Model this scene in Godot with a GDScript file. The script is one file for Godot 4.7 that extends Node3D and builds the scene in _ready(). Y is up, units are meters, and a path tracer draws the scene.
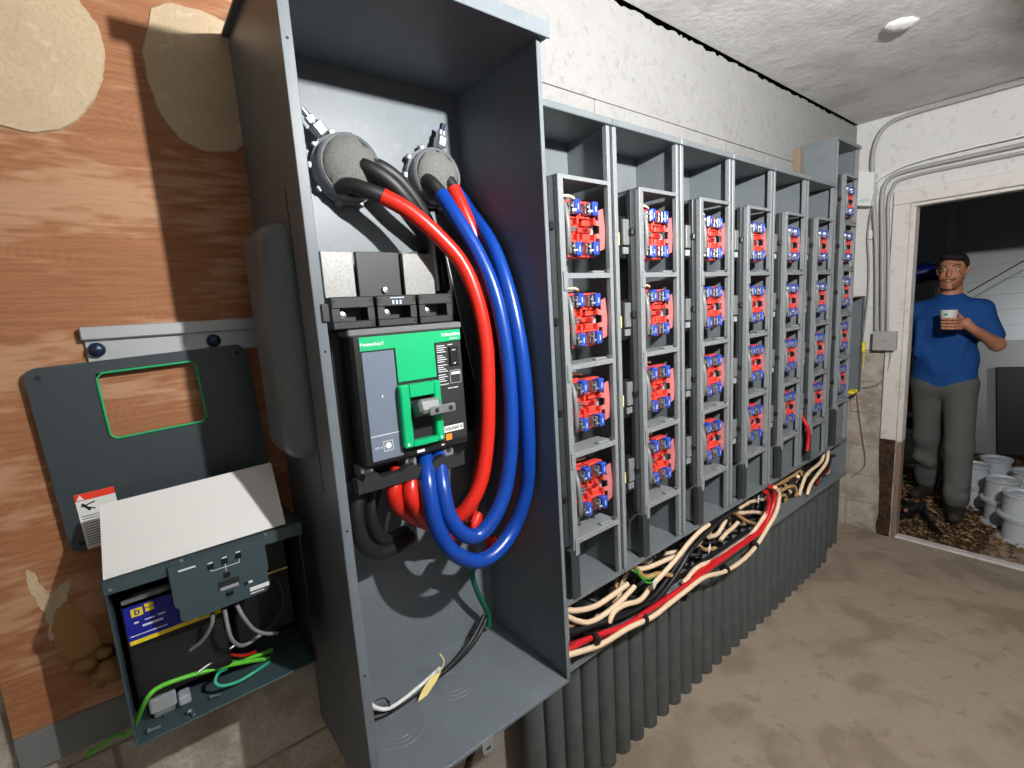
extends Node3D
# An electrical room: open main-breaker cabinet, a row of metering sections, conduits, and a man in the doorway.

const T_RED_A = [[0.47, 1.848, 0.115], [0.521, 1.816, 0.135], [0.573, 1.765, 0.155], [0.62, 1.704, 0.17], [0.644, 1.622, 0.185], [0.653, 1.519, 0.195], [0.645, 1.404, 0.2], [0.633, 1.298, 0.2], [0.608, 1.207, 0.2], [0.573, 1.149, 0.19], [0.542, 1.119, 0.165], [0.524, 1.111, 0.12], [0.516, 1.127, 0.08]]
const T_BLACK_A = [[0.399, 1.871, 0.06], [0.419, 1.87, 0.085], [0.444, 1.858, 0.105], [0.47, 1.848, 0.115]]
const T_BLACK_B = [[0.434, 1.924, 0.05], [0.458, 1.91, 0.085], [0.498, 1.882, 0.1], [0.537, 1.844, 0.1], [0.583, 1.799, 0.08], [0.616, 1.75, 0.05], [0.63, 1.656, 0.03]]
const T_BLACK_C = [[0.473, 1.932, 0.045], [0.502, 1.921, 0.06], [0.545, 1.891, 0.065], [0.592, 1.834, 0.06], [0.635, 1.763, 0.04], [0.656, 1.655, 0.025]]
const T_BLACK_D = [[0.605, 1.912, 0.06], [0.611, 1.893, 0.085], [0.623, 1.869, 0.1]]
const T_BLUE_A = [[0.623, 1.869, 0.1], [0.638, 1.805, 0.14], [0.663, 1.726, 0.175], [0.679, 1.638, 0.205], [0.686, 1.528, 0.225], [0.684, 1.413, 0.235], [0.673, 1.297, 0.24], [0.65, 1.193, 0.24], [0.613, 1.131, 0.24], [0.566, 1.097, 0.235], [0.527, 1.114, 0.23], [0.504, 1.161, 0.22], [0.503, 1.215, 0.205], [0.514, 1.252, 0.18], [0.53, 1.289, 0.15]]
const T_BLACK_E = [[0.656, 1.933, 0.05], [0.662, 1.911, 0.07], [0.67, 1.891, 0.08]]
const T_RED_B = [[0.67, 1.891, 0.08], [0.683, 1.833, 0.1], [0.699, 1.767, 0.115], [0.713, 1.683, 0.123], [0.713, 1.574, 0.127], [0.713, 1.422, 0.109], [0.707, 1.261, 0.08], [0.677, 1.128, 0.07], [0.638, 1.057, 0.07]]
const T_BLUE_B = [[0.687, 1.9, 0.05], [0.713, 1.843, 0.083], [0.713, 1.749, 0.164], [0.712, 1.641, 0.215], [0.712, 1.515, 0.246], [0.713, 1.386, 0.255], [0.713, 1.265, 0.252], [0.712, 1.162, 0.237], [0.681, 1.072, 0.22], [0.616, 1.031, 0.225], [0.558, 1.033, 0.225], [0.501, 1.079, 0.225], [0.472, 1.144, 0.22], [0.467, 1.211, 0.21], [0.475, 1.253, 0.19], [0.496, 1.285, 0.15]]
const T_RED_C = [[0.428, 1.268, 0.15], [0.405, 1.234, 0.17], [0.415, 1.194, 0.16], [0.455, 1.149, 0.13], [0.518, 1.093, 0.09]]
const T_RED_D = [[0.462, 1.268, 0.15], [0.439, 1.227, 0.18], [0.447, 1.185, 0.18], [0.488, 1.128, 0.15], [0.554, 1.066, 0.11], [0.629, 1.033, 0.09], [0.677, 1.058, 0.07]]
const T_BLACK_F = [[0.347, 1.269, 0.14], [0.327, 1.208, 0.15], [0.334, 1.136, 0.14], [0.37, 1.087, 0.12], [0.416, 1.07, 0.1], [0.477, 1.069, 0.07]]
const T_BLACK_G = [[0.393, 1.249, 0.11], [0.37, 1.185, 0.12], [0.379, 1.125, 0.11], [0.418, 1.088, 0.09], [0.47, 1.079, 0.06]]
const T_RED_LOOP = [[0.556, 1.027, 0.12], [0.581, 0.995, 0.13], [0.634, 0.969, 0.13], [0.687, 0.969, 0.11], [0.697, 0.992, 0.09]]
const T_GROUND_GREEN = [[0.61, 0.974, 0.12], [0.627, 0.903, 0.1], [0.657, 0.829, 0.08], [0.692, 0.755, 0.06], [0.695, 0.714, 0.055]]
const T_BLACK_LOW_A = [[0.702, 0.752, 0.05], [0.65, 0.711, 0.065], [0.567, 0.697, 0.09], [0.473, 0.7, 0.11], [0.388, 0.703, 0.12], [0.351, 0.696, 0.115], [0.299, 0.708, 0.1]]
const T_BLACK_LOW_B = [[0.678, 0.756, 0.06], [0.617, 0.715, 0.075], [0.531, 0.7, 0.1], [0.44, 0.703, 0.12], [0.374, 0.695, 0.12], [0.337, 0.698, 0.12], [0.299, 0.705, 0.11]]
const T_WHITE_LOW = [[0.506, 0.717, 0.105], [0.439, 0.718, 0.125], [0.379, 0.712, 0.13], [0.347, 0.716, 0.13], [0.322, 0.735, 0.12], [0.319, 0.758, 0.1]]
const TROUGH_WIRES = [
	["red", [[0.854, 0.631, 0.196], [0.967, 0.616, 0.196], [1.092, 0.585, 0.196], [1.202, 0.569, 0.196], [1.196, 0.576, 0.196], [1.311, 0.567, 0.196], [1.438, 0.549, 0.196], [1.577, 0.546, 0.196], [1.731, 0.529, 0.196], [1.866, 0.527, 0.196], [1.975, 0.542, 0.196], [2.07, 0.577, 0.196], [2.138, 0.623, 0.196], [2.177, 0.679, 0.196], [2.164, 0.742, 0.196], [2.132, 0.768, 0.196]]],
	["cream", [[0.845, 0.629, 0.21], [0.986, 0.589, 0.21], [1.114, 0.579, 0.21], [1.244, 0.557, 0.21], [1.339, 0.56, 0.21], [1.436, 0.563, 0.21], [1.568, 0.564, 0.21], [1.705, 0.528, 0.21], [1.838, 0.517, 0.21], [1.964, 0.532, 0.21], [2.078, 0.579, 0.21], [2.168, 0.632, 0.21], [2.191, 0.703, 0.21], [2.147, 0.762, 0.21]]],
	["maroon", [[0.861, 0.637, 0.19], [0.962, 0.611, 0.19], [1.072, 0.575, 0.19], [1.224, 0.53, 0.19], [1.364, 0.522, 0.19]]],
	["red", [[1.524, 0.573, 0.185], [1.641, 0.577, 0.185], [1.735, 0.555, 0.185], [1.836, 0.534, 0.185], [1.979, 0.536, 0.185], [2.094, 0.585, 0.185], [2.148, 0.656, 0.185], [2.133, 0.719, 0.185], [2.107, 0.757, 0.185]]],
	["cream", [[1.47, 0.557, 0.18], [1.498, 0.574, 0.18], [1.547, 0.589, 0.18], [1.605, 0.588, 0.18], [1.697, 0.57, 0.18], [1.794, 0.549, 0.18], [1.898, 0.548, 0.18], [1.989, 0.571, 0.18], [2.104, 0.609, 0.18], [2.184, 0.653, 0.18], [2.203, 0.697, 0.18]]],
	["black", [[0.882, 0.654, 0.17], [1.034, 0.617, 0.17], [1.152, 0.586, 0.17], [1.283, 0.569, 0.17], [1.253, 0.556, 0.17], [1.349, 0.569, 0.17], [1.453, 0.613, 0.17], [1.536, 0.663, 0.17], [1.668, 0.7, 0.17], [1.811, 0.72, 0.17], [1.897, 0.715, 0.17]]],
	["black", [[0.896, 0.65, 0.155], [1.038, 0.616, 0.155], [1.171, 0.582, 0.155], [1.286, 0.567, 0.155], [1.359, 0.578, 0.155], [1.477, 0.631, 0.155], [1.589, 0.688, 0.155], [1.71, 0.715, 0.155], [1.84, 0.721, 0.155]]],
	["black", [[0.909, 0.615, 0.14], [1.016, 0.598, 0.14], [1.119, 0.57, 0.14], [1.218, 0.564, 0.14], [1.417, 0.483, 0.14], [1.527, 0.519, 0.14], [1.674, 0.546, 0.14], [1.871, 0.543, 0.14], [2.055, 0.514, 0.14]]],
	["cream", [[0.896, 0.723, 0.16], [0.94, 0.698, 0.16], [1.023, 0.674, 0.16], [1.113, 0.675, 0.16], [1.182, 0.68, 0.16]]],
	["cream", [[0.89, 0.708, 0.165], [0.944, 0.663, 0.165], [1.003, 0.635, 0.165], [1.105, 0.636, 0.165], [1.211, 0.661, 0.165]]],
	["tan", [[0.902, 0.664, 0.15], [0.947, 0.64, 0.15], [0.994, 0.626, 0.15], [1.108, 0.596, 0.15], [1.179, 0.627, 0.15]]],
	["cream", [[1.066, 0.604, 0.175], [1.093, 0.63, 0.175], [1.147, 0.629, 0.175], [1.225, 0.61, 0.175], [1.295, 0.634, 0.175], [1.42, 0.668, 0.175], [1.514, 0.704, 0.175], [1.599, 0.725, 0.175], [1.659, 0.73, 0.175]]],
	["cream", [[1.217, 0.717, 0.15], [1.273, 0.693, 0.15], [1.332, 0.68, 0.15], [1.407, 0.671, 0.15], [1.512, 0.656, 0.15]]],
	["tan", [[1.216, 0.737, 0.16], [1.27, 0.669, 0.16], [1.354, 0.646, 0.16], [1.429, 0.607, 0.16]]],
	["cream", [[1.739, 0.634, 0.13], [1.804, 0.624, 0.13], [1.851, 0.648, 0.13], [1.874, 0.665, 0.13]]],
	["cream", [[1.811, 0.598, 0.14], [1.861, 0.612, 0.14], [1.905, 0.616, 0.14], [1.959, 0.626, 0.14]]],
	["tan", [[1.663, 0.632, 0.12], [1.724, 0.582, 0.12], [1.806, 0.532, 0.12]]],
	["cream", [[1.923, 0.682, 0.13], [1.996, 0.654, 0.13], [2.113, 0.621, 0.13], [2.238, 0.574, 0.13]]],
	["tan", [[1.93, 0.685, 0.14], [2.014, 0.619, 0.14], [2.133, 0.555, 0.14]]],
	["cream", [[1.998, 0.669, 0.12], [2.093, 0.669, 0.12], [2.194, 0.651, 0.12], [2.284, 0.634, 0.12]]],
	["tan", [[2.366, 0.675, 0.12], [2.483, 0.663, 0.12], [2.582, 0.663, 0.12], [2.644, 0.684, 0.12]]],
	["tan", [[2.395, 0.635, 0.13], [2.484, 0.633, 0.13], [2.565, 0.612, 0.13], [2.593, 0.568, 0.13], [2.578, 0.521, 0.13]]],
	["tan", [[2.347, 0.606, 0.12], [2.463, 0.595, 0.12], [2.489, 0.563, 0.12], [2.473, 0.513, 0.12]]],
	["black", [[1.507, 0.614, 0.1], [1.681, 0.618, 0.1], [1.876, 0.641, 0.1], [2.135, 0.635, 0.1], [2.392, 0.63, 0.1]]],
	["black", [[0.96, 0.628, 0.09], [1.084, 0.593, 0.09], [1.223, 0.569, 0.09], [1.346, 0.567, 0.09]]],
	["cream", [[2.9, 0.734, 0.165], [2.882, 0.669, 0.165], [2.757, 0.631, 0.165], [2.671, 0.6, 0.165], [2.631, 0.556, 0.165]]],
	["cream", [[2.92, 0.713, 0.14], [2.872, 0.667, 0.14], [2.692, 0.648, 0.14], [2.631, 0.6, 0.14], [2.597, 0.546, 0.14]]],
	["maroon", [[2.962, 0.685, 0.15], [2.95, 0.605, 0.15], [2.85, 0.596, 0.15], [2.795, 0.561, 0.15]]],
	["black", [[2.997, 0.683, 0.13], [2.905, 0.617, 0.13], [2.791, 0.58, 0.13], [2.684, 0.531, 0.13]]],
	["black", [[2.93, 0.705, 0.16], [2.941, 0.644, 0.16], [2.843, 0.612, 0.16], [2.812, 0.573, 0.16]]],
	["tan", [[2.416, 0.674, 0.12], [2.533, 0.668, 0.12], [2.625, 0.679, 0.12], [2.639, 0.689, 0.12]]],
	["greenwire", [[1.221, 0.72, 0.17], [1.23, 0.697, 0.17], [1.267, 0.654, 0.17], [1.304, 0.639, 0.17]]],
	["greenwire", [[1.213, 0.716, 0.165], [1.248, 0.68, 0.165], [1.293, 0.653, 0.165], [1.327, 0.659, 0.165]]],
]
const BOX_WIRES = [
	["greywire", 0.0035, [[0.055, 1.113, 0.17], [0.051, 1.091, 0.165], [0.035, 1.061, 0.15], [0.012, 1.04, 0.13], [-0.01, 1.035, 0.12]]],
	["greywire", 0.0035, [[0.073, 1.113, 0.17], [0.073, 1.081, 0.175], [0.076, 1.053, 0.17], [0.09, 1.022, 0.15], [0.113, 1.01, 0.13], [0.142, 1.009, 0.11]]],
	["greywire", 0.0035, [[0.092, 1.112, 0.17], [0.098, 1.089, 0.175], [0.112, 1.052, 0.165], [0.132, 1.025, 0.15], [0.154, 1.005, 0.13]]],
	["blackwire", 0.003, [[0.168, 1.111, 0.12], [0.174, 1.082, 0.14], [0.167, 1.051, 0.14], [0.147, 1.025, 0.13], [0.129, 1.012, 0.12]]],
	["blackwire", 0.003, [[0.212, 1.101, 0.12], [0.215, 1.055, 0.14], [0.211, 1.017, 0.13], [0.198, 0.982, 0.12], [0.167, 0.945, 0.1]]],
	["lime", 0.004, [[-0.07, 0.99, 0.17], [-0.051, 1.009, 0.165], [-0.031, 1.01, 0.15], [0.006, 1.001, 0.14], [0.052, 0.986, 0.13], [0.099, 0.967, 0.12], [0.15, 0.936, 0.1]]],
	["lime", 0.004, [[0.024, 1.004, 0.12], [0.054, 0.991, 0.12], [0.087, 0.97, 0.11], [0.123, 0.957, 0.1], [0.147, 0.95, 0.09]]],
	["teal", 0.003, [[0.15, 0.936, 0.1], [0.114, 0.955, 0.14], [0.078, 0.956, 0.15], [0.052, 0.965, 0.155], [0.043, 0.974, 0.15], [0.05, 0.982, 0.14], [0.065, 0.971, 0.12]]],
	["teal", 0.003, [[0.001, 1.022, 0.13], [0.014, 1.009, 0.13], [0.025, 0.987, 0.12]]],
	["teal", 0.003, [[0.039, 1.03, 0.13], [0.043, 1.015, 0.13], [0.038, 0.992, 0.12]]],
	["redwire", 0.003, [[0.069, 1.017, 0.12], [0.074, 1.003, 0.13], [0.094, 0.982, 0.12], [0.117, 0.967, 0.1]]],
]
const PATCH_A = [[-0.095, 2.121, 0.015], [0.02, 2.158, 0.015], [0.029, 2.125, 0.015], [0.046, 2.1, 0.015], [0.049, 2.056, 0.015], [0.039, 2.015, 0.015], [0.024, 1.981, 0.015], [-0.003, 1.943, 0.015], [-0.027, 1.925, 0.015], [-0.064, 1.915, 0.015], [-0.096, 1.921, 0.015], [-0.129, 1.913, 0.015]]
const PATCH_B = [[0.122, 2.148, 0.015], [0.153, 2.167, 0.015], [0.206, 2.167, 0.015], [0.241, 2.157, 0.015], [0.259, 2.099, 0.015], [0.266, 2.029, 0.015], [0.256, 1.955, 0.015], [0.223, 1.928, 0.015], [0.172, 1.921, 0.015], [0.135, 1.936, 0.015], [0.111, 1.974, 0.015], [0.101, 2.021, 0.015], [0.1, 2.076, 0.015]]
const CHIP = [[-0.176, 1.224, 0.015], [-0.168, 1.218, 0.015], [-0.16, 1.182, 0.015], [-0.155, 1.168, 0.015], [-0.138, 1.181, 0.015], [-0.127, 1.189, 0.015], [-0.137, 1.153, 0.015], [-0.152, 1.138, 0.015], [-0.161, 1.089, 0.015], [-0.167, 1.092, 0.015], [-0.165, 1.138, 0.015], [-0.171, 1.163, 0.015], [-0.176, 1.189, 0.015]]
const BARE_PATCH = [[-0.153, 1.138, 0.015], [-0.14, 1.151, 0.015], [-0.124, 1.138, 0.015], [-0.116, 1.105, 0.015], [-0.105, 1.07, 0.015], [-0.105, 1.037, 0.015], [-0.125, 1.042, 0.015], [-0.146, 1.043, 0.015], [-0.16, 1.07, 0.015], [-0.162, 1.109, 0.015]]
const END_Z = 0


var mats := {}
var taken := {}
var rng := RandomNumberGenerator.new()

class Geo:
	var v := PackedVector3Array()
	var n := PackedVector3Array()
	var t := PackedVector2Array()

	func tri(a: Vector3, b: Vector3, c: Vector3, na: Vector3, nb: Vector3, nc: Vector3) -> void:
		if (b - a).cross(c - a).dot(na + nb + nc) > 0.0:
			v.append(a); v.append(c); v.append(b)
			n.append(na); n.append(nc); n.append(nb)
		else:
			v.append(a); v.append(b); v.append(c)
			n.append(na); n.append(nb); n.append(nc)

	func quad(a: Vector3, b: Vector3, c: Vector3, d: Vector3, m: Vector3) -> void:
		tri(a, b, c, m, m, m)
		tri(a, c, d, m, m, m)

	func flat_quad(a: Vector3, b: Vector3, c: Vector3, d: Vector3, out: Vector3) -> void:
		var m := (b - a).cross(c - a)
		if m.length() < 1e-12:
			m = (c - a).cross(d - a)
		m = m.normalized()
		if m.dot(out) < 0.0:
			m = -m
		quad(a, b, c, d, m)

	func box(c: Vector3, s: Vector3, bevel := 0.0, basis := Basis()) -> Geo:
		var h := s * 0.5
		var b: float = min(bevel, min(h.x, min(h.y, h.z)) * 0.49)
		for ax in 3:
			var u := (ax + 1) % 3
			var w := (ax + 2) % 3
			for sg in [-1.0, 1.0]:
				var q := []
				for k in [[-1.0, -1.0], [1.0, -1.0], [1.0, 1.0], [-1.0, 1.0]]:
					var p := Vector3()
					p[ax] = sg * h[ax]
					p[u] = k[0] * (h[u] - b)
					p[w] = k[1] * (h[w] - b)
					q.append(c + basis * p)
				var m := Vector3()
				m[ax] = sg
				quad(q[0], q[1], q[2], q[3], (basis * m).normalized())
			if b > 0.0:
				for su in [-1.0, 1.0]:
					for sw in [-1.0, 1.0]:
						var q := []
						for k in [[-1.0, 0], [1.0, 0], [1.0, 1], [-1.0, 1]]:
							var p := Vector3()
							p[ax] = k[0] * (h[ax] - b)
							p[u] = su * (h[u] - (b if k[1] == 1 else 0.0))
							p[w] = sw * (h[w] - (b if k[1] == 0 else 0.0))
							q.append(c + basis * p)
						var m := Vector3()
						m[u] = su
						m[w] = sw
						quad(q[0], q[1], q[2], q[3], (basis * m).normalized())
		if b > 0.0:
			for sx in [-1.0, 1.0]:
				for sy in [-1.0, 1.0]:
					for sz in [-1.0, 1.0]:
						var m := (basis * Vector3(sx, sy, sz)).normalized()
						tri(c + basis * Vector3(sx * h.x, sy * (h.y - b), sz * (h.z - b)), c + basis * Vector3(sx * (h.x - b), sy * h.y, sz * (h.z - b)), c + basis * Vector3(sx * (h.x - b), sy * (h.y - b), sz * h.z), m, m, m)
		return self

	# a box given by its two corners
	func span(x0: float, x1: float, y0: float, y1: float, z0: float, z1: float, bevel := 0.0) -> Geo:
		return box(Vector3((x0 + x1) / 2, (y0 + y1) / 2, (z0 + z1) / 2), Vector3(x1 - x0, y1 - y0, z1 - z0), bevel)

	func tube(path: Array, r: float, seg := 10, smooth := 5, r_end := -1.0, ridge := 0.0) -> Geo:
		var p: Array = path if smooth <= 1 else curve(path, smooth)
		var t0: Vector3 = (p[1] - p[0]).normalized()
		var side := t0.cross(Vector3.UP if absf(t0.y) < 0.9 else Vector3.RIGHT).normalized()
		var last := []
		for i in p.size():
			var d: Vector3 = (p[min(i + 1, p.size() - 1)] - p[max(i - 1, 0)]).normalized()
			side = (side - d * side.dot(d)).normalized()
			var up := d.cross(side)
			var rr: float = r if r_end < 0.0 else lerpf(r, r_end, float(i) / (p.size() - 1))
			if ridge > 0.0 and i % 3 == 0:
				rr *= 1.0 + ridge
			var ring := []
			for k in seg:
				var a := TAU * k / seg
				var m := side * cos(a) + up * sin(a)
				ring.append([p[i] + m * rr, m])
			if i > 0:
				for k in seg:
					var k2 := (k + 1) % seg
					tri(last[k][0], last[k2][0], ring[k2][0], last[k][1], last[k2][1], ring[k2][1])
					tri(last[k][0], ring[k2][0], ring[k][0], last[k][1], ring[k2][1], ring[k][1])
			if i == 0 or i == p.size() - 1:
				var m := -d if i == 0 else d
				for k in seg:
					tri(p[i], ring[k][0], ring[(k + 1) % seg][0], m, m, m)
			last = ring
		return self

	static func curve(path: Array, smooth: int) -> Array:
		var out := []
		for i in path.size() - 1:
			var a: Vector3 = path[max(i - 1, 0)]
			var b: Vector3 = path[i]
			var c: Vector3 = path[i + 1]
			var d: Vector3 = path[min(i + 2, path.size() - 1)]
			for k in smooth:
				out.append(b.cubic_interpolate(c, a, d, float(k) / smooth))
		out.append(path[-1])
		return out

	# profile of Vector2(radius, height) turned round the local y axis
	func lathe(profile: Array, xf: Transform3D, seg := 24, sharp := true) -> Geo:
		for i in profile.size() - 1:
			var a: Vector2 = profile[i]
			var b: Vector2 = profile[i + 1]
			var d := (b - a).normalized()
			var m := Vector2(d.y, -d.x)
			var ma := m
			var mb := m
			if not sharp:
				if i > 0:
					var e: Vector2 = (a - profile[i - 1]).normalized()
					ma = (m + Vector2(e.y, -e.x)).normalized()
				if i < profile.size() - 2:
					var e: Vector2 = (profile[i + 2] - b).normalized()
					mb = (m + Vector2(e.y, -e.x)).normalized()
			for k in seg:
				var a0 := TAU * k / seg
				var a1 := TAU * (k + 1) / seg
				var c0 := Vector3(cos(a0), 0, sin(a0))
				var c1 := Vector3(cos(a1), 0, sin(a1))
				var up := Vector3.UP
				var p := [c0 * a.x + up * a.y, c1 * a.x + up * a.y, c1 * b.x + up * b.y, c0 * b.x + up * b.y]
				var q := [c0 * ma.x + up * ma.y, c1 * ma.x + up * ma.y, c1 * mb.x + up * mb.y, c0 * mb.x + up * mb.y]
				for j in 4:
					p[j] = xf * p[j]
					q[j] = (xf.basis * q[j]).normalized()
				if a.x > 1e-6:
					tri(p[0], p[1], p[2], q[0], q[1], q[2])
				if b.x > 1e-6:
					tri(p[0], p[2], p[3], q[0], q[2], q[3])
		return self

	# polygon in the local xy plane, from z0 to z1
	func prism(poly: PackedVector2Array, z0: float, z1: float, xf := Transform3D(), inset := 0.0) -> Geo:
		var ids := Geometry2D.triangulate_polygon(poly)
		var front := poly
		var mid := (xf.basis * Vector3(0, 0, 1)).normalized()
		var cen := Vector2()
		for q in poly:
			cen += q / poly.size()
		if inset > 0.0:
			front = PackedVector2Array()
			for q in poly:
				front.append(q + (cen - q).normalized() * inset)
		for i in range(0, ids.size(), 3):
			var a := front[ids[i]]
			var b := front[ids[i + 1]]
			var c := front[ids[i + 2]]
			tri(xf * Vector3(a.x, a.y, z1), xf * Vector3(b.x, b.y, z1), xf * Vector3(c.x, c.y, z1), mid, mid, mid)
			a = poly[ids[i]]; b = poly[ids[i + 1]]; c = poly[ids[i + 2]]
			tri(xf * Vector3(a.x, a.y, z0), xf * Vector3(b.x, b.y, z0), xf * Vector3(c.x, c.y, z0), -mid, -mid, -mid)
		var turn := 1.0 if Geometry2D.is_polygon_clockwise(poly) else -1.0
		for i in poly.size():
			var j := (i + 1) % poly.size()
			var d := (poly[j] - poly[i]).normalized()
			var m := xf.basis * Vector3(-d.y, d.x, 0) * turn
			flat_quad(xf * Vector3(poly[i].x, poly[i].y, z0), xf * Vector3(poly[j].x, poly[j].y, z0), xf * Vector3(front[j].x, front[j].y, z1), xf * Vector3(front[i].x, front[i].y, z1), m)
		return self

	# lumpy ellipsoid
	func blob(c: Vector3, rad: Vector3, amp: float, seed_: int, rings := 12, seg := 18) -> Geo:
		var f := FastNoiseLite.new()
		f.seed = seed_
		f.frequency = 1.3
		var g := []
		for i in rings + 1:
			var row := []
			for k in seg:
				var th := PI * i / rings
				var ph := TAU * k / seg
				var d := Vector3(sin(th) * cos(ph), cos(th), sin(th) * sin(ph))
				row.append(c + d * rad * (1.0 + amp * f.get_noise_3dv(d * 1.6)))
			g.append(row)
		for i in rings:
			for k in seg:
				var k2 := (k + 1) % seg
				var nm := []
				for q in [g[i][k], g[i][k2], g[i + 1][k2], g[i + 1][k]]:
					nm.append(((q - c) / (rad * rad)).normalized())
				if i > 0:
					tri(g[i][k], g[i][k2], g[i + 1][k2], nm[0], nm[1], nm[2])
				if i < rings - 1:
					tri(g[i][k], g[i + 1][k2], g[i + 1][k], nm[0], nm[2], nm[3])
		return self

	func mesh(m: Material) -> ArrayMesh:
		var a := []
		a.resize(Mesh.ARRAY_MAX)
		a[Mesh.ARRAY_VERTEX] = v
		a[Mesh.ARRAY_NORMAL] = n
		if t.size() == v.size():
			a[Mesh.ARRAY_TEX_UV] = t
		var r := ArrayMesh.new()
		r.add_surface_from_arrays(Mesh.PRIMITIVE_TRIANGLES, a)
		r.surface_set_material(0, m)
		return r

# ------------------------------------------------------------------ naming
func numbered(called: String) -> String:
	if not taken.has(called):
		taken[called] = 0
		return called
	taken[called] += 1
	return "%s_%03d" % [called, taken[called]]

func tag(o: Node, label: String, category: String, group := "", kind := "") -> Node:
	if label: o.set_meta("label", label)
	if category: o.set_meta("category", category)
	if group: o.set_meta("group", group)
	if kind: o.set_meta("kind", kind)
	return o

func thing(called: String, label: String, category: String, group := "", at := Vector3.ZERO) -> Node3D:
	var o := Node3D.new()
	o.name = numbered(called)
	o.position = at
	add_child(o)
	tag(o, label, category, group)
	return o

func part(parent: Node, called: String, g: Geo, m: Material, label := "") -> MeshInstance3D:
	var o := MeshInstance3D.new()
	o.name = called
	o.mesh = g.mesh(m)
	parent.add_child(o, true)
	if label: o.set_meta("label", label)
	return o

func share(parent: Node, called: String, me: Mesh, at := Vector3.ZERO) -> MeshInstance3D:
	var o := MeshInstance3D.new()
	o.name = called
	o.mesh = me
	o.position = at
	parent.add_child(o, true)
	return o

func one(called: String, label: String, category: String, g: Geo, m: Material, group := "") -> MeshInstance3D:
	var o := MeshInstance3D.new()
	o.name = numbered(called)
	o.mesh = g.mesh(m)
	add_child(o)
	tag(o, label, category, group)
	return o

func struct(called: String, g: Geo, m: Material) -> MeshInstance3D:
	var o := MeshInstance3D.new()
	o.name = called
	o.mesh = g.mesh(m)
	o.set_meta("kind", "structure")
	add_child(o)
	return o

func lettering(parent: Node, words: String, at: Vector3, height: float, m: Material, basis := Basis(), bold := false) -> MeshInstance3D:
	var tm := TextMesh.new()
	var f := SystemFont.new()
	f.font_names = PackedStringArray(["Droid Sans"])
	if bold: f.font_weight = 700
	tm.font = f
	tm.text = words
	tm.font_size = 32
	tm.pixel_size = height / 24.0
	tm.depth = 0.0006
	tm.curve_step = 2.0
	tm.material = m
	var o := MeshInstance3D.new()
	o.name = "lettering"
	o.mesh = tm
	o.transform = Transform3D(basis, at)
	parent.add_child(o, true)
	return o

func pts(a: Array) -> Array:
	var r := []
	for q in a:
		r.append(Vector3(q[0], q[1], q[2]))
	return r

func poly(a: Array) -> PackedVector2Array:
	var r := PackedVector2Array()
	for q in a:
		r.append(Vector2(q[0], q[1]))
	return r

# ------------------------------------------------------------------ materials
func plain(key: String, c: Color, rough := 0.6, metal := 0.0) -> StandardMaterial3D:
	var m := StandardMaterial3D.new()
	m.albedo_color = c
	m.roughness = rough
	m.metallic = metal
	mats[key] = m
	return m

func noise_bytes(seed_: int, freq: float, octaves: int, size := 512, kind := FastNoiseLite.TYPE_SIMPLEX_SMOOTH, warp := 0.0) -> PackedByteArray:
	var f := FastNoiseLite.new()
	f.seed = seed_
	f.noise_type = kind
	f.frequency = freq
	f.fractal_octaves = octaves
	if warp > 0.0:
		f.domain_warp_enabled = true
		f.domain_warp_amplitude = warp
		f.domain_warp_frequency = freq * 0.7
	var im := f.get_seamless_image(size, size)
	im.convert(Image.FORMAT_L8)
	return im.get_data()

func as_texture(rgb: PackedByteArray, size: int) -> ImageTexture:
	var im := Image.create_from_data(size, size, false, Image.FORMAT_RGB8, rgb)
	im.generate_mipmaps()
	return ImageTexture.create_from_image(im)

# layers: [bytes, low, high, colour, strength]; colour mixed in where the noise lies between low and high
func layered(base: Color, layers: Array, size := 512) -> ImageTexture:
	var out := PackedByteArray()
	out.resize(size * size * 3)
	for i in size * size:
		var r := base.r
		var g := base.g
		var b := base.b
		for l in layers:
			var k: float = clampf((l[0][i] / 255.0 - l[1]) / (l[2] - l[1]), 0.0, 1.0) * l[4]
			r = lerpf(r, l[3].r, k)
			g = lerpf(g, l[3].g, k)
			b = lerpf(b, l[3].b, k)
		out[i * 3] = int(clampf(r, 0, 1) * 255.0)
		out[i * 3 + 1] = int(clampf(g, 0, 1) * 255.0)
		out[i * 3 + 2] = int(clampf(b, 0, 1) * 255.0)
	return as_texture(out, size)

func grey_texture(bytes: PackedByteArray, size := 512) -> ImageTexture:
	var im := Image.create_from_data(size, size, false, Image.FORMAT_L8, bytes)
	return ImageTexture.create_from_image(im)

func textured(key: String, tex: Texture2D, tile: float, rough: float, relief: Texture2D = null, depth := 0.0, metal := 0.0) -> StandardMaterial3D:
	var m := StandardMaterial3D.new()
	m.albedo_texture = tex
	m.uv1_triplanar = true
	m.uv1_world_triplanar = true
	m.uv1_scale = Vector3.ONE / tile
	m.uv1_offset = Vector3(0.37, 0.21, 0.43)
	m.roughness = rough
	m.metallic = metal
	if relief:
		m.heightmap_enabled = true
		m.heightmap_texture = relief
		m.heightmap_scale = depth
	mats[key] = m
	return m

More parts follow.
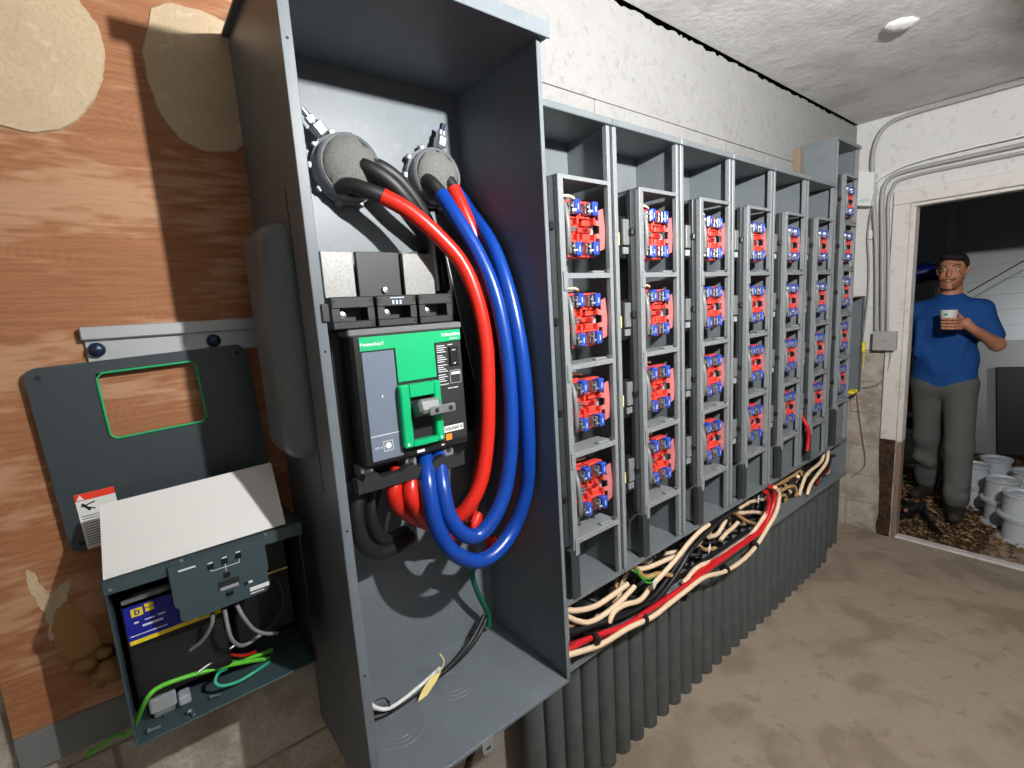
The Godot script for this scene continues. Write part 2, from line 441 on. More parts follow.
func make_materials() -> void:
	var broad := noise_bytes(3, 0.008, 4, 512, FastNoiseLite.TYPE_SIMPLEX_SMOOTH, 30.0)
	var mid := noise_bytes(5, 0.03, 4)
	var fine := noise_bytes(8, 0.14, 3)
	var cells := noise_bytes(11, 0.05, 3, 512, FastNoiseLite.TYPE_CELLULAR, 12.0)
	var streak := noise_bytes(14, 0.018, 5, 512, FastNoiseLite.TYPE_PERLIN, 40.0)
	var rough_relief := PackedByteArray()
	rough_relief.resize(512 * 512)
	for i in 512 * 512:
		rough_relief[i] = int(mid[i] * 0.55 + fine[i] * 0.45)
	var relief := grey_texture(rough_relief)
	# painted masonry, grey-white with dirt and flaked spots
	textured("painted_wall", layered(Color(0.70, 0.695, 0.685), [
		[broad, 0.5, 0.85, Color(0.62, 0.612, 0.6), 0.8], [streak, 0.55, 0.9, Color(0.66, 0.65, 0.63), 0.7],
		[cells, 0.0, 0.25, Color(0.79, 0.785, 0.78), 0.5], [mid, 0.72, 0.8, Color(0.6, 0.575, 0.54), 0.5],
		[fine, 0.35, 0.9, Color(0.66, 0.655, 0.65), 0.4], [mid, 0.12, 0.26, Color(0.83, 0.828, 0.825), 0.6]]), 1.4, 0.85, relief, 0.3)
	textured("cement_render", layered(Color(0.50, 0.5, 0.497), [
		[broad, 0.45, 0.8, Color(0.38, 0.375, 0.365), 0.9], [streak, 0.55, 0.8, Color(0.42, 0.405, 0.38), 0.8],
		[cells, 0.0, 0.22, Color(0.53, 0.527, 0.52), 0.6], [mid, 0.68, 0.82, Color(0.34, 0.315, 0.28), 0.55],
		[fine, 0.4, 0.9, Color(0.39, 0.386, 0.38), 0.5], [mid, 0.12, 0.3, Color(0.56, 0.557, 0.552), 0.7]]), 1.1, 0.92, relief, 0.35)
	textured("ceiling_plaster", layered(Color(0.89, 0.887, 0.88), [
		[broad, 0.45, 0.8, Color(0.76, 0.755, 0.745), 0.75], [streak, 0.5, 0.85, Color(0.8, 0.795, 0.785), 0.6],
		[mid, 0.7, 0.8, Color(0.72, 0.71, 0.69), 0.4], [fine, 0.4, 0.9, Color(0.78, 0.775, 0.77), 0.45]]), 2.3, 0.9, relief, 0.22)
	textured("concrete_floor", layered(Color(0.55, 0.49, 0.42), [
		[broad, 0.5, 0.72, Color(0.40, 0.34, 0.28), 0.8], [streak, 0.5, 0.85, Color(0.6, 0.54, 0.47), 0.6],
		[mid, 0.72, 0.85, Color(0.36, 0.3, 0.24), 0.5], [fine, 0.4, 0.95, Color(0.5, 0.45, 0.4), 0.4],
		[cells, 0.0, 0.16, Color(0.63, 0.58, 0.51), 0.35]]), 1.7, 0.8, relief, 0.15)
	textured("block_face", layered(Color(0.66, 0.63, 0.58), [
		[broad, 0.4, 0.75, Color(0.52, 0.47, 0.41), 0.75], [mid, 0.6, 0.85, Color(0.74, 0.72, 0.68), 0.6],
		[fine, 0.45, 0.9, Color(0.5, 0.46, 0.42), 0.5]]), 0.9, 0.9, relief, 0.3)
	textured("mortar", layered(Color(0.6, 0.57, 0.52), [[fine, 0.3, 0.9, Color(0.4, 0.37, 0.33), 0.7]]), 0.5, 0.95, relief, 0.2)
	# plywood: long grain along x
	var size := 1024
	var f1 := FastNoiseLite.new()
	f1.seed = 21
	f1.frequency = 0.004
	f1.fractal_octaves = 3
	var f2 := FastNoiseLite.new()
	f2.seed = 22
	f2.frequency = 0.02
	f2.fractal_octaves = 4
	var wood := PackedByteArray()
	wood.resize(size * size * 3)
	var wood_h := PackedByteArray()
	wood_h.resize(size * size)
	for y in size:
		for x in size:
			var ring := f1.get_noise_2d(x * 0.7, y * 2.2) * 22.0
			var g := absf(fposmod(ring, 1.0) - 0.5) * 2.0
			var fib := f2.get_noise_2d(x * 0.7, y * 14.0)
			var wash := clampf((f2.get_noise_2d(x * 0.16 + 900.0, y * 0.5) + f2.get_noise_2d(x * 1.0 + 50.0, y * 6.0) * 0.5 - 0.02) * 2.4, 0.0, 0.8)
			var k := clampf(0.5 + fib * 0.42 + (g - 0.5) * 0.2, 0.0, 1.0)
			var c := Color(0.50, 0.31, 0.18).lerp(Color(0.66, 0.45, 0.30), k).lerp(Color(0.74, 0.60, 0.48), wash * 0.75)
			var i := y * size + x
			wood[i * 3] = int(c.r * 255.0)
			wood[i * 3 + 1] = int(c.g * 255.0)
			wood[i * 3 + 2] = int(c.b * 255.0)
			wood_h[i] = int(clampf(0.5 + fib * 0.6, 0.0, 1.0) * 255.0)
	var ply := textured("plywood", as_texture(wood, size), 2.0, 0.72, grey_texture(wood_h, size), 0.06)
	ply.uv1_offset = Vector3(0.4, 0.8, 0.4)
	textured("plaster_patch", layered(Color(0.74, 0.66, 0.545), [[broad, 0.4, 0.8, Color(0.68, 0.6, 0.49), 0.5], [fine, 0.5, 0.9, Color(0.62, 0.545, 0.44), 0.35], [mid, 0.7, 0.85, Color(0.8, 0.74, 0.64), 0.5]]), 0.6, 0.9, relief, 0.12)
	textured("rotten_wood", layered(Color(0.26, 0.17, 0.09), [[streak, 0.35, 0.7, Color(0.1, 0.065, 0.04), 0.9], [mid, 0.6, 0.8, Color(0.46, 0.34, 0.2), 0.6]]), 0.35, 0.9, relief, 0.5)
	textured("frame_paint", layered(Color(0.80, 0.78, 0.76), [[streak, 0.6, 0.85, Color(0.66, 0.63, 0.6), 0.6], [mid, 0.8, 0.9, Color(0.56, 0.5, 0.44), 0.45], [fine, 0.4, 0.9, Color(0.74, 0.72, 0.7), 0.4]]), 0.5, 0.6)
	textured("earth", layered(Color(0.27, 0.2, 0.13), [[mid, 0.4, 0.8, Color(0.4, 0.31, 0.2), 0.8], [fine, 0.4, 0.9, Color(0.17, 0.12, 0.08), 0.7]]), 0.6, 0.95, relief, 1.2)
	# sheet metal, painted grey, with faint scuffs
	textured("grey_paint", layered(Color(0.41, 0.44, 0.46), [[broad, 0.45, 0.85, Color(0.385, 0.41, 0.43), 0.6], [mid, 0.76, 0.86, Color(0.49, 0.51, 0.52), 0.4], [fine, 0.75, 0.95, Color(0.33, 0.36, 0.375), 0.4]]), 0.7, 0.42)
	mats.grey_paint.metallic_specular = 0.45
	textured("section_paint", layered(Color(0.41, 0.435, 0.445), [[broad, 0.45, 0.85, Color(0.37, 0.395, 0.405), 0.6], [fine, 0.7, 0.95, Color(0.52, 0.54, 0.55), 0.4]]), 0.6, 0.42)
	textured("galvanised", layered(Color(0.56, 0.575, 0.585), [[cells, 0.1, 0.6, Color(0.48, 0.495, 0.505), 0.6], [fine, 0.6, 0.95, Color(0.63, 0.64, 0.65), 0.5]]), 0.25, 0.45, null, 0.0, 0.25)
	textured("conduit_grey", layered(Color(0.29, 0.305, 0.305), [[broad, 0.4, 0.8, Color(0.24, 0.255, 0.255), 0.7], [fine, 0.72, 0.86, Color(0.5, 0.5, 0.49), 0.45], [streak, 0.6, 0.9, Color(0.38, 0.39, 0.38), 0.6]]), 0.5, 0.62)
	textured("duct_seal", layered(Color(0.42, 0.42, 0.41), [[mid, 0.4, 0.8, Color(0.34, 0.34, 0.33), 0.7], [fine, 0.5, 0.9, Color(0.48, 0.48, 0.47), 0.5]]), 0.12, 0.75, relief, 0.15)
	textured("scuffed_bar", layered(Color(0.44, 0.445, 0.44), [[mid, 0.4, 0.62, Color(0.33, 0.32, 0.31), 0.85], [cells, 0.0, 0.3, Color(0.58, 0.58, 0.57), 0.7]]), 0.16, 0.45, null, 0.0, 0.3)
	textured("black_cable", layered(Color(0.10, 0.10, 0.10), [[mid, 0.5, 0.9, Color(0.17, 0.17, 0.17), 0.7]]), 0.1, 0.5)
	textured("leaf_litter", layered(Color(0.56, 0.44, 0.3), [[mid, 0.4, 0.7, Color(0.7, 0.6, 0.46), 0.9], [broad, 0.55, 0.85, Color(0.36, 0.25, 0.15), 0.7]]), 0.3, 0.9)
	textured("denim", layered(Color(0.36, 0.37, 0.355), [[mid, 0.4, 0.8, Color(0.3, 0.305, 0.295), 0.7], [fine, 0.5, 0.9, Color(0.42, 0.425, 0.41), 0.5]]), 0.2, 0.9)
	textured("shirt", layered(Color(0.03, 0.28, 0.55), [[mid, 0.4, 0.8, Color(0.03, 0.25, 0.5), 0.7]]), 0.3, 0.85)
	plain("steel", Color(0.7, 0.71, 0.72), 0.35, 0.9)
	plain("dark_steel", Color(0.25, 0.26, 0.27), 0.4, 0.4)
	plain("black_plastic", Color(0.07, 0.072, 0.075), 0.42)
	plain("charcoal", Color(0.14, 0.145, 0.15), 0.5)
	plain("socket_red", Color(0.80, 0.25, 0.20), 0.42)
	plain("cap_blue", Color(0.15, 0.26, 0.60), 0.4)
	plain("pale_mark", Color(0.72, 0.78, 0.9), 0.5)
	plain("strap_grey", Color(0.42, 0.43, 0.43), 0.4)
	var pink := plain("pink_plastic", Color(0.80, 0.46, 0.46, 0.7), 0.25)
	pink.transparency = BaseMaterial3D.TRANSPARENCY_ALPHA
	var clear := plain("clear_plastic", Color(0.80, 0.83, 0.85, 0.4), 0.15)
	clear.transparency = BaseMaterial3D.TRANSPARENCY_ALPHA
	plain("label_yellow", Color(0.88, 0.8, 0.5), 0.6)
	plain("label_white", Color(0.86, 0.86, 0.85), 0.6)
	plain("ink_white", Color(0.85, 0.86, 0.87), 0.6)
	plain("ink_black", Color(0.06, 0.06, 0.06), 0.7)
	plain("red_tape", Color(0.78, 0.15, 0.10), 0.3)
	plain("blue_tape", Color(0.05, 0.23, 0.56), 0.28)
	plain("breaker_green", Color(0.0, 0.66, 0.42), 0.4)
	plain("screen_grey", Color(0.42, 0.46, 0.52), 0.3)
	plain("orange", Color(0.93, 0.52, 0.08), 0.5)
	plain("plate_grey", Color(0.20, 0.235, 0.25), 0.42)
	plain("display_grey", Color(0.22, 0.28, 0.30), 0.45)
	plain("edge_green", Color(0.05, 0.62, 0.38), 0.5)
	plain("bolt_blue", Color(0.10, 0.17, 0.28), 0.35, 0.3)
	plain("aluminium", Color(0.66, 0.67, 0.68), 0.45, 0.35)
	plain("white_sheet", Color(0.80, 0.795, 0.785), 0.65)
	plain("label_blue", Color(0.06, 0.1, 0.55), 0.5)
	plain("bright_yellow", Color(0.9, 0.8, 0.12), 0.5)
	plain("red", Color(0.72, 0.08, 0.12), 0.4)
	plain("maroon", Color(0.50, 0.06, 0.09), 0.45)
	plain("cream", Color(0.84, 0.74, 0.62), 0.45)
	plain("tan", Color(0.66, 0.52, 0.34), 0.5)
	plain("black", Color(0.085, 0.085, 0.085), 0.42)
	plain("greenwire", Color(0.16, 0.58, 0.14), 0.45)
	plain("greywire", Color(0.52, 0.52, 0.51), 0.5)
	plain("blackwire", Color(0.09, 0.09, 0.09), 0.45)
	plain("lime", Color(0.36, 0.72, 0.20), 0.45)
	plain("teal", Color(0.16, 0.62, 0.48), 0.45)
	plain("redwire", Color(0.66, 0.1, 0.07), 0.45)
	plain("ground_green", Color(0.03, 0.36, 0.26), 0.45)
	plain("copper", Color(0.62, 0.33, 0.2), 0.4, 0.7)
	plain("foam", Color(0.62, 0.46, 0.27), 0.7)
	plain("grey_board", Color(0.43, 0.435, 0.435), 0.7)
	plain("pipe_paint", Color(0.60, 0.595, 0.585), 0.5)
	plain("white_plastic", Color(0.84, 0.84, 0.83), 0.45)
	plain("reel_white", Color(0.72, 0.74, 0.76), 0.42)
	plain("siding", Color(0.72, 0.73, 0.73), 0.6)
	plain("siding_base", Color(0.56, 0.56, 0.55), 0.7)
	plain("dark_panel", Color(0.16, 0.165, 0.17), 0.7)
	plain("skin", Color(0.72, 0.49, 0.38), 0.55)
	plain("hair", Color(0.09, 0.065, 0.05), 0.8)
	plain("beard", Color(0.48, 0.32, 0.24), 0.85)
	plain("eye_white", Color(0.85, 0.83, 0.8), 0.3)
	plain("lip", Color(0.58, 0.3, 0.26), 0.5)
	plain("shoe", Color(0.16, 0.14, 0.12), 0.7)
	plain("leaf_green", Color(0.30, 0.42, 0.12), 0.6)
	plain("red_box", Color(0.6, 0.05, 0.05), 0.5)
	plain("tarp_blue", Color(0.04, 0.1, 0.4), 0.5)
	plain("lid_orange", Color(0.86, 0.2, 0.1), 0.6)
	plain("faint_teal", Color(0.62, 0.74, 0.72), 0.6)
	plain("wood_batten", Color(0.50, 0.42, 0.36), 0.8)

# ------------------------------------------------------------------ the place
func _ready() -> void:
	rng.seed = 7
	# camera
	var cam := Camera3D.new()
	cam.name = "camera"
	cam.transform = Transform3D(Basis(Vector3(0.77754, -0.06137, 0.62583), Vector3(0.14419, 0.98611, -0.08244), Vector3(-0.61208, 0.15434, 0.77559)), Vector3(0, 1.6, 1.11))
	cam.fov = 76.5527
	cam.near = 0.02
	cam.current = true
	add_child(cam)
	# night outside: almost no sky
	var we := WorldEnvironment.new()
	var env := Environment.new()
	env.background_mode = Environment.BG_COLOR
	env.background_color = Color(0.07, 0.072, 0.08)
	env.tonemap_mode = Environment.TONE_MAPPER_LINEAR
	env.tonemap_exposure = 1.0
	env.sdfgi_enabled = true
	env.ssao_enabled = true
	env.ssil_enabled = true
	we.environment = env
	we.name = "world_environment"
	add_child(we)
	make_materials()
	unseen_work_lamp()
	room()
	plywood_side()
	breaker_cabinet()
	circuit_breaker()
	power_cables()
	control_box()
	metering_row()
	wireway()
	conduit_pipes()
	end_wall_things()
	outside()
	man()

# ------------------------------------------------------------------ the lamp
const LAMP_AT := Vector3(0.84, 2.29, 1.55)
const LAMP_AIM := Vector3(0.58, 0.0, -0.815)

func unseen_work_lamp() -> void:
	# an unseen LED work light on a stand, behind and to the right of the camera, aimed down the row
	var t := thing("unseen_work_lamp", "unseen twin-head LED work light on a stand, placed to light the row and soften shade", "lamp", "", Vector3(LAMP_AT.x, 0, LAMP_AT.z))
	var z := -LAMP_AIM.normalized()
	var xx := Vector3.UP.cross(z).normalized()
	var b := Basis(xx, z.cross(xx), z)
	var at := Vector3(0, LAMP_AT.y, 0)
	part(t, "housing", Geo.new().box(at + z * 0.03, Vector3(0.16, 0.12, 0.04), 0.006, b), mats.black_plastic)
	var bm := StandardMaterial3D.new()
	bm.albedo_color = Color(1, 1, 1)
	bm.emission_enabled = true
	bm.emission = Color(1.0, 0.98, 0.95)
	bm.emission_energy_multiplier = 3.0
	part(t, "unseen_led_panel", Geo.new().box(at + z * 0.0075, Vector3(0.07, 0.05, 0.005), 0.001, b), bm)
	part(t, "pole", Geo.new().tube([Vector3(0, 0.5, 0.06) - Vector3(0.05, 0, 0), at + z * 0.06 - Vector3(0, 0.05, 0)], 0.014, 10, 1), mats.black_plastic)
	for k in 3:
		var an := TAU * k / 3.0 + 0.4
		part(t, "leg", Geo.new().tube([Vector3(-0.05, 0.55, 0.06), Vector3(-0.05 + cos(an) * 0.35, 0.0, 0.06 + sin(an) * 0.35)], 0.012, 8, 1), mats.black_plastic)
	# unseen second head, turned to the wall behind the camera to soften the shade
	var z2 := Vector3(0.55, -0.1, -0.83).normalized()
	var x2 := Vector3.UP.cross(z2).normalized()
	var b2 := Basis(x2, z2.cross(x2), z2)
	var at2 := at + Vector3(-0.2, 0.0, 0.2)
	part(t, "housing", Geo.new().box(at2 + z2 * 0.03, Vector3(0.16, 0.12, 0.04), 0.006, b2), mats.black_plastic)
	part(t, "unseen_led_panel", Geo.new().box(at2 + z2 * 0.0075, Vector3(0.07, 0.05, 0.005), 0.001, b2), bm)
	part(t, "cross_bar", Geo.new().tube([at + z * 0.06, at2 + z2 * 0.06], 0.01, 8, 1), mats.black_plastic)
	var l2 := AreaLight3D.new()  # out of view, lightens the shade by way of the rear walls
	l2.name = "unseen_panel_light"
	l2.transform = Transform3D(b2, at2)
	l2.area_size = Vector2(0.07, 0.05)
	l2.light_color = Color(1.0, 0.997, 0.99)
	l2.light_energy = 2.6
	l2.area_range = 14.0
	l2.area_attenuation = 2.0
	l2.shadow_enabled = true
	t.add_child(l2)
	var l := AreaLight3D.new()
	l.name = "unseen_panel_light"
	l.transform = Transform3D(b, at)
	l.area_size = Vector2(0.07, 0.05)
	l.light_color = Color(1.0, 0.997, 0.99)
	l.light_energy = 9.0
	l.area_range = 14.0
	l.area_attenuation = 2.0
	l.shadow_enabled = true
	t.add_child(l)

# ------------------------------------------------------------------ walls, floor, ceiling
const END_X := 3.67
const CEIL := 2.565

func room() -> void:
	struct("floor", Geo.new().span(-2.4, END_X + 0.055, -0.2, 0.0, -0.3, 3.9), mats.concrete_floor)
	var ceiling := struct("ceiling", Geo.new().span(-2.4, END_X + 0.2, CEIL, CEIL + 0.2, 0.006, 3.9), mats.ceiling_plaster)
	struct("unseen_ceiling_beam", Geo.new().span(-2.2, END_X + 0.01, 2.42, CEIL + 0.01, 1.15, 1.36, 0.01), mats.ceiling_plaster)  # out of view, placed to shade the ceiling near the end wall
	# lumps of old mortar on the ceiling
	part(ceiling, "mortar_lump", Geo.new().blob(Vector3(2.46, CEIL, 0.49), Vector3(0.055, 0.018, 0.05), 0.3, 4), mats.ceiling_plaster)
	part(ceiling, "mortar_lump", Geo.new().blob(Vector3(2.0, CEIL, 0.42), Vector3(0.02, 0.006, 0.02), 0.4, 5), mats.ceiling_plaster)
	# main wall: solid behind, block courses in front, plaster above, a ragged gap under the ceiling
	var wall := struct("wall_back", Geo.new().span(-2.4, END_X + 0.2, 0.0, 2.5, -0.3, -0.06).span(-2.4, END_X + 0.2, 2.5, CEIL + 0.2, -0.3, -0.24), mats.mortar)
	part(wall, "dark_gap_lining", Geo.new().span(-2.3, END_X + 0.1, 2.5, CEIL + 0.2, -0.24, -0.1).span(-2.3, END_X + 0.1, CEIL + 0.1, CEIL + 0.2, -0.1, 0.006), mats.rotten_wood)  # dark lining, coloured for the shade inside the gap under the ceiling
	var top := PackedVector2Array()
	top.append(Vector2(-2.2, 2.24))
	top.append(Vector2(END_X, 2.24))
	var x := END_X
	while x > -2.2:
		top.append(Vector2(x, CEIL - 0.011 + rng.randf_range(-0.008, 0.005)))
		x -= rng.randf_range(0.008, 0.03)
	top.append(Vector2(-2.2, CEIL - 0.02))
	part(wall, "plaster_band", Geo.new().prism(top, -0.07, 0.0), mats.cement_render)
	# edge of the ceiling slab above the gap
	part(wall, "mortar_bed", Geo.new().span(-2.2, END_X, 0.0, 2.235, -0.065, -0.008), mats.mortar)
	var course := 0
	var y := 2.24
	while y > 0.05:
		var bx := 1.283 - 0.4 * 11 - (0.2 if course % 2 == 1 else 0.0)
		while bx < END_X:
			var a: float = max(bx, -2.2)
			var b: float = min(bx + 0.4, END_X)
			var hidden := (y < 2.02 and b > 0.5) or (a > -0.24 and b < 0.66 and y > 1.06)
			if not hidden and b - a > 0.02:
				var gap := 0.0009 if course == 0 else 0.003
				part(wall, "block", Geo.new().span(a + gap, b - gap, y - 0.2 + gap, y - gap * 0.6, -0.05, rng.randf_range(-0.0015, 0.0), 0.003), mats.cement_render if course == 0 else mats.block_face)
			bx += 0.4
		y -= 0.2
		course += 1
	# a crack between two blocks higher up
	# end wall with the doorway
	var g := Geo.new()
	g.span(END_X + 0.006, END_X + 0.085, 0.0, CEIL, -0.06, 0.284)
	g.span(END_X + 0.02, END_X + 0.085, 2.04, CEIL, 0.31, 1.27)
	g.span(END_X + 0.02, END_X + 0.085, 0.0, CEIL, 1.27, 3.9)
	var end := struct("wall_right", g, mats.mortar)
	part(end, "plaster_face", Geo.new().span(END_X, END_X + 0.03, 1.2, CEIL, -0.06, 0.3), mats.painted_wall)
	part(end, "plaster_face", Geo.new().span(END_X, END_X + 0.03, 2.06, CEIL, 0.3, 3.7), mats.painted_wall)
	part(end, "plaster_face", Geo.new().span(END_X, END_X + 0.03, 0.0, 2.06, 1.3, 3.7), mats.painted_wall)
	var rows := [0.0, 0.186, 0.372, 0.572, 0.79, 0.995, 1.2]
	for i in 6:
		var cut := 0.03 if i % 2 == 0 else -0.03
		for s in [[-0.06, cut], [cut, 0.3]]:
			if s[1] - s[0] > 0.03:
				part(end, "block", Geo.new().span(END_X + rng.randf_range(0.0, 0.002), END_X + 0.03, rows[i] + 0.002, rows[i + 1] - 0.002, s[0] + 0.002, s[1] - 0.002, 0.003), mats.block_face)
	struct("unseen_wall_left", Geo.new().span(-2.4, -2.2, 0.0, CEIL, -0.06, 3.7), mats.painted_wall)  # out of view, set near and pale for its bounced light
	struct("unseen_wall_front", Geo.new().span(-2.4, END_X + 0.02, 0.0, CEIL, 3.7, 3.9), mats.painted_wall)  # also out of view, its distance chosen for the light it returns
	# door frame
	var d := Node3D.new()
	d.name = "door_1"
	d.set_meta("kind", "structure")
	add_child(d)
	part(d, "casing", Geo.new().span(END_X - 0.018, END_X + 0.02, 0.64, 2.054, 0.205, 0.285, 0.003), mats.frame_paint)
	part(d, "casing", Geo.new().span(END_X - 0.018, END_X + 0.02, 2.055, 2.13, 0.205, 1.36, 0.003), mats.frame_paint)
	part(d, "casing", Geo.new().span(END_X - 0.018, END_X + 0.019, 0.0, 2.054, 1.28, 1.36, 0.003), mats.frame_paint)
	part(d, "jamb", Geo.new().span(END_X - 0.004, END_X + 0.08, 0.63, 2.034, 0.286, 0.312, 0.003), mats.frame_paint)
	part(d, "jamb", Geo.new().span(END_X - 0.004, END_X + 0.08, 0.0, 2.034, 1.25, 1.279, 0.003), mats.frame_paint)
	part(d, "door_head", Geo.new().span(END_X - 0.004, END_X + 0.079, 2.035, 2.053, 0.286, 1.279, 0.003), mats.frame_paint)
	var rot := poly([[0.207, 0.639], [0.282, 0.639], [0.281, 0.45], [0.278, 0.2], [0.282, 0.12], [0.276, 0.0], [0.222, 0.0], [0.212, 0.06], [0.224, 0.14], [0.22, 0.35], [0.21, 0.5]])
	part(d, "rotten_post", Geo.new().prism(rot, 0.0, 0.04, Transform3D(Basis(Vector3(0, 0, 1), Vector3.UP, Vector3(-1, 0, 0)), Vector3(END_X + 0.02, 0, 0)), 0.003), mats.rotten_wood, "dark rotted foot of the door casing")
	part(d, "jamb", Geo.new().span(END_X - 0.002, END_X + 0.079, 0.0, 0.629, 0.284, 0.311, 0.006), mats.wood_batten)
	var sill := struct("trim_1", Geo.new().span(END_X + 0.002, END_X + 0.06, -0.05, 0.012, 0.3, 1.3, 0.004), mats.frame_paint)
	sill.set_meta("label", "pale worn strip across the bottom of the doorway")

# ------------------------------------------------------------------ plywood and what hangs on it
func plywood_side() -> void:
	var t := thing("plywood_backboard", "orange-brown plywood backboard on the wall left of the tall cabinet", "board")
	part(t, "plywood_sheet", Geo.new().span(-0.235, 0.6, 0.943, 2.44, 0.001, 0.015, 0.001), mats.plywood)
	for a in [PATCH_A, PATCH_B]:
		part(t, "plaster_patch", Geo.new().prism(poly(ragged(a, 0.0016, 5)), 0.015, 0.0185, Transform3D(), 0.002), mats.plaster_patch, "smooth beige patch with a chipped edge")
	part(t, "paint_chip", Geo.new().prism(poly(ragged(CHIP, 0.004, 6)), 0.0148, 0.0158), mats.plaster_patch)
	part(t, "bare_patch", Geo.new().prism(poly(ragged(BARE_PATCH, 0.003, 4)), 0.0148, 0.0162), mats.foam)
	var fo := Geo.new()
	fo.blob(Vector3(-0.128, 1.03, 0.02), Vector3(0.02, 0.012, 0.016), 0.9, 31)
	fo.blob(Vector3(-0.105, 1.04, 0.02), Vector3(0.014, 0.011, 0.012), 0.9, 35)
	fo.blob(Vector3(-0.1, 1.006, 0.026), Vector3(0.026, 0.022, 0.024), 0.7, 33)
	fo.blob(Vector3(-0.118, 0.995, 0.02), Vector3(0.012, 0.016, 0.012), 0.8, 37)
	part(t, "hardened_foam", fo, mats.foam, "lumps of hardened tan filler")
	one("grey_skirt_board", "flat grey strip along the lower edge of the plywood", "board", Geo.new().span(-0.236, 0.23, 0.872, 0.941, 0.001, 0.013, 0.001), mats.grey_board)
	# bracket with two blue bolts
	var b := thing("mounting_bracket", "pale aluminium strip with two dark blue bolts above the cover plate", "bracket")
	part(b, "strip", Geo.new().span(-0.052, 0.232, 1.59, 1.612, 0.0155, 0.03, 0.002).span(-0.048, 0.232, 1.553, 1.592, 0.0155, 0.021, 0.001), mats.aluminium)
	for x in [-0.034, 0.138]:
		var bolt := part(b, "bolt", Geo.new().lathe([Vector2(0, 0.016), Vector2(0.007, 0.014), Vector2(0.0115, 0.008), Vector2(0.0125, 0.0), Vector2(0, 0.0)], Transform3D(Basis(Vector3.RIGHT, Vector3(0, 0, 1), Vector3(0, -1, 0)), Vector3(x, 1.573, 0.021)), 20), mats.bolt_blue)
		part(bolt, "bolt_slot", Geo.new().box(Vector3(x, 1.573, 0.0372), Vector3(0.012, 0.0022, 0.001)), mats.ink_black)
	# the breaker's cover plate leaning on the wall
	var p := thing("cover_plate", "dark grey cover plate with a green-edged window cut out of it", "panel", "", Vector3(0.037, 1.399, 0.017))
	p.rotation.z = deg_to_rad(2.2)
	var hx0 := -0.0735
	var hx1 := 0.0705
	var hy0 := 0.022
	var hy1 := 0.137
	var W := 0.16
	var H := 0.158
	var c := 0.014
	var left := poly([[-W, -H + c], [-W + c * 0.3, -H + c * 0.3], [-W + c, -H], [hx0, -H], [hx0, H], [-W + c, H], [-W + c * 0.3, H - c * 0.3], [-W, H - c]])
	var right := poly([[W, -H + c], [W - c, -H], [hx1, -H], [hx1, H], [W - c, H], [W, H - c]])
	var pl := Geo.new().prism(left, 0.0, 0.013).prism(right, 0.0, 0.013)
	pl.span(hx0, hx1, -H, hy0, 0.0, 0.013).span(hx0, hx1, hy1, H, 0.0, 0.013)
	part(p, "plate", pl, mats.plate_grey)
	var e := Geo.new()
	e.tube([Vector3(hx0, hy0 + 0.008, 0.0135), Vector3(hx0, hy1 - 0.008, 0.0135), Vector3(hx0 + 0.008, hy1, 0.0135), Vector3(hx1 - 0.008, hy1, 0.0135), Vector3(hx1, hy1 - 0.008, 0.0135), Vector3(hx1, hy0 + 0.008, 0.0135), Vector3(hx1 - 0.008, hy0, 0.0135), Vector3(hx0 + 0.008, hy0, 0.0135), Vector3(hx0, hy0 + 0.008, 0.0135)], 0.0022, 6, 1)
	part(p, "window_edging", e, mats.edge_green, "bright green edging")
	for q in [[-W + 0.016, H - 0.016], [W - 0.018, H - 0.016], [-W + 0.016, -H + 0.014]]:
		part(p, "screw_hole", Geo.new().lathe([Vector2(0, 0.0), Vector2(0.0042, 0.0), Vector2(0.0042, 0.0006), Vector2(0, 0.0006)], Transform3D(Basis(Vector3.RIGHT, Vector3(0, 0, 1), Vector3(0, -1, 0)), Vector3(q[0], q[1], 0.0128)), 14), mats.ink_black)
	var lab := part(p, "warning_label", Geo.new().span(-0.139, -0.086, -0.158, -0.06, 0.013, 0.0135), mats.label_white, "white warning label with a red-orange heading")
	part(lab, "heading_band", Geo.new().span(-0.139, -0.086, -0.072, -0.06, 0.0134, 0.0139), mats.lid_orange)
	var tri_g := Geo.new().prism(poly([[-0.137, -0.0705], [-0.127, -0.0705], [-0.132, -0.0615]]), 0.0138, 0.0142)
	part(lab, "warning_triangle", tri_g, mats.label_white)
	part(lab, "pictogram", Geo.new().box(Vector3(-0.127, -0.084, 0.0137), Vector3(0.004, 0.016, 0.0006), 0, Basis(Vector3(0, 0, 1), 0.6)).box(Vector3(-0.124, -0.08, 0.0137), Vector3(0.02, 0.002, 0.0006), 0, Basis(Vector3(0, 0, 1), 0.25)).box(Vector3(-0.121, -0.087, 0.0137), Vector3(0.012, 0.002, 0.0006), 0, Basis(Vector3(0, 0, 1), -0.5)), mats.ink_black)
	var pr := Geo.new()
	for i in 12:
		pr.span(-0.136, -0.09 - 0.008 * (i % 3), -0.1005 - i * 0.0046, -0.0988 - i * 0.0046, 0.0134, 0.0138)
	part(lab, "printed_lines", pr, mats.strap_grey)

func ragged(a: Array, amp: float, steps: int) -> Array:
	var out := []
	for i in a.size():
		var p := Vector2(a[i][0], a[i][1])
		var q := Vector2(a[(i + 1) % a.size()][0], a[(i + 1) % a.size()][1])
		for k in steps:
			var m := p.lerp(q, float(k) / steps)
			out.append([m.x + rng.randf_range(-amp, amp) * 0.6, m.y + rng.randf_range(-amp, amp) * 0.6])
	return out

# ------------------------------------------------------------------ the tall open cabinet
const CX0 := 0.238
const CX1 := 0.742
const CY0 := 0.687
const CY1 := 2.13
const CZ0 := 0.0165
const CZ1 := 0.33

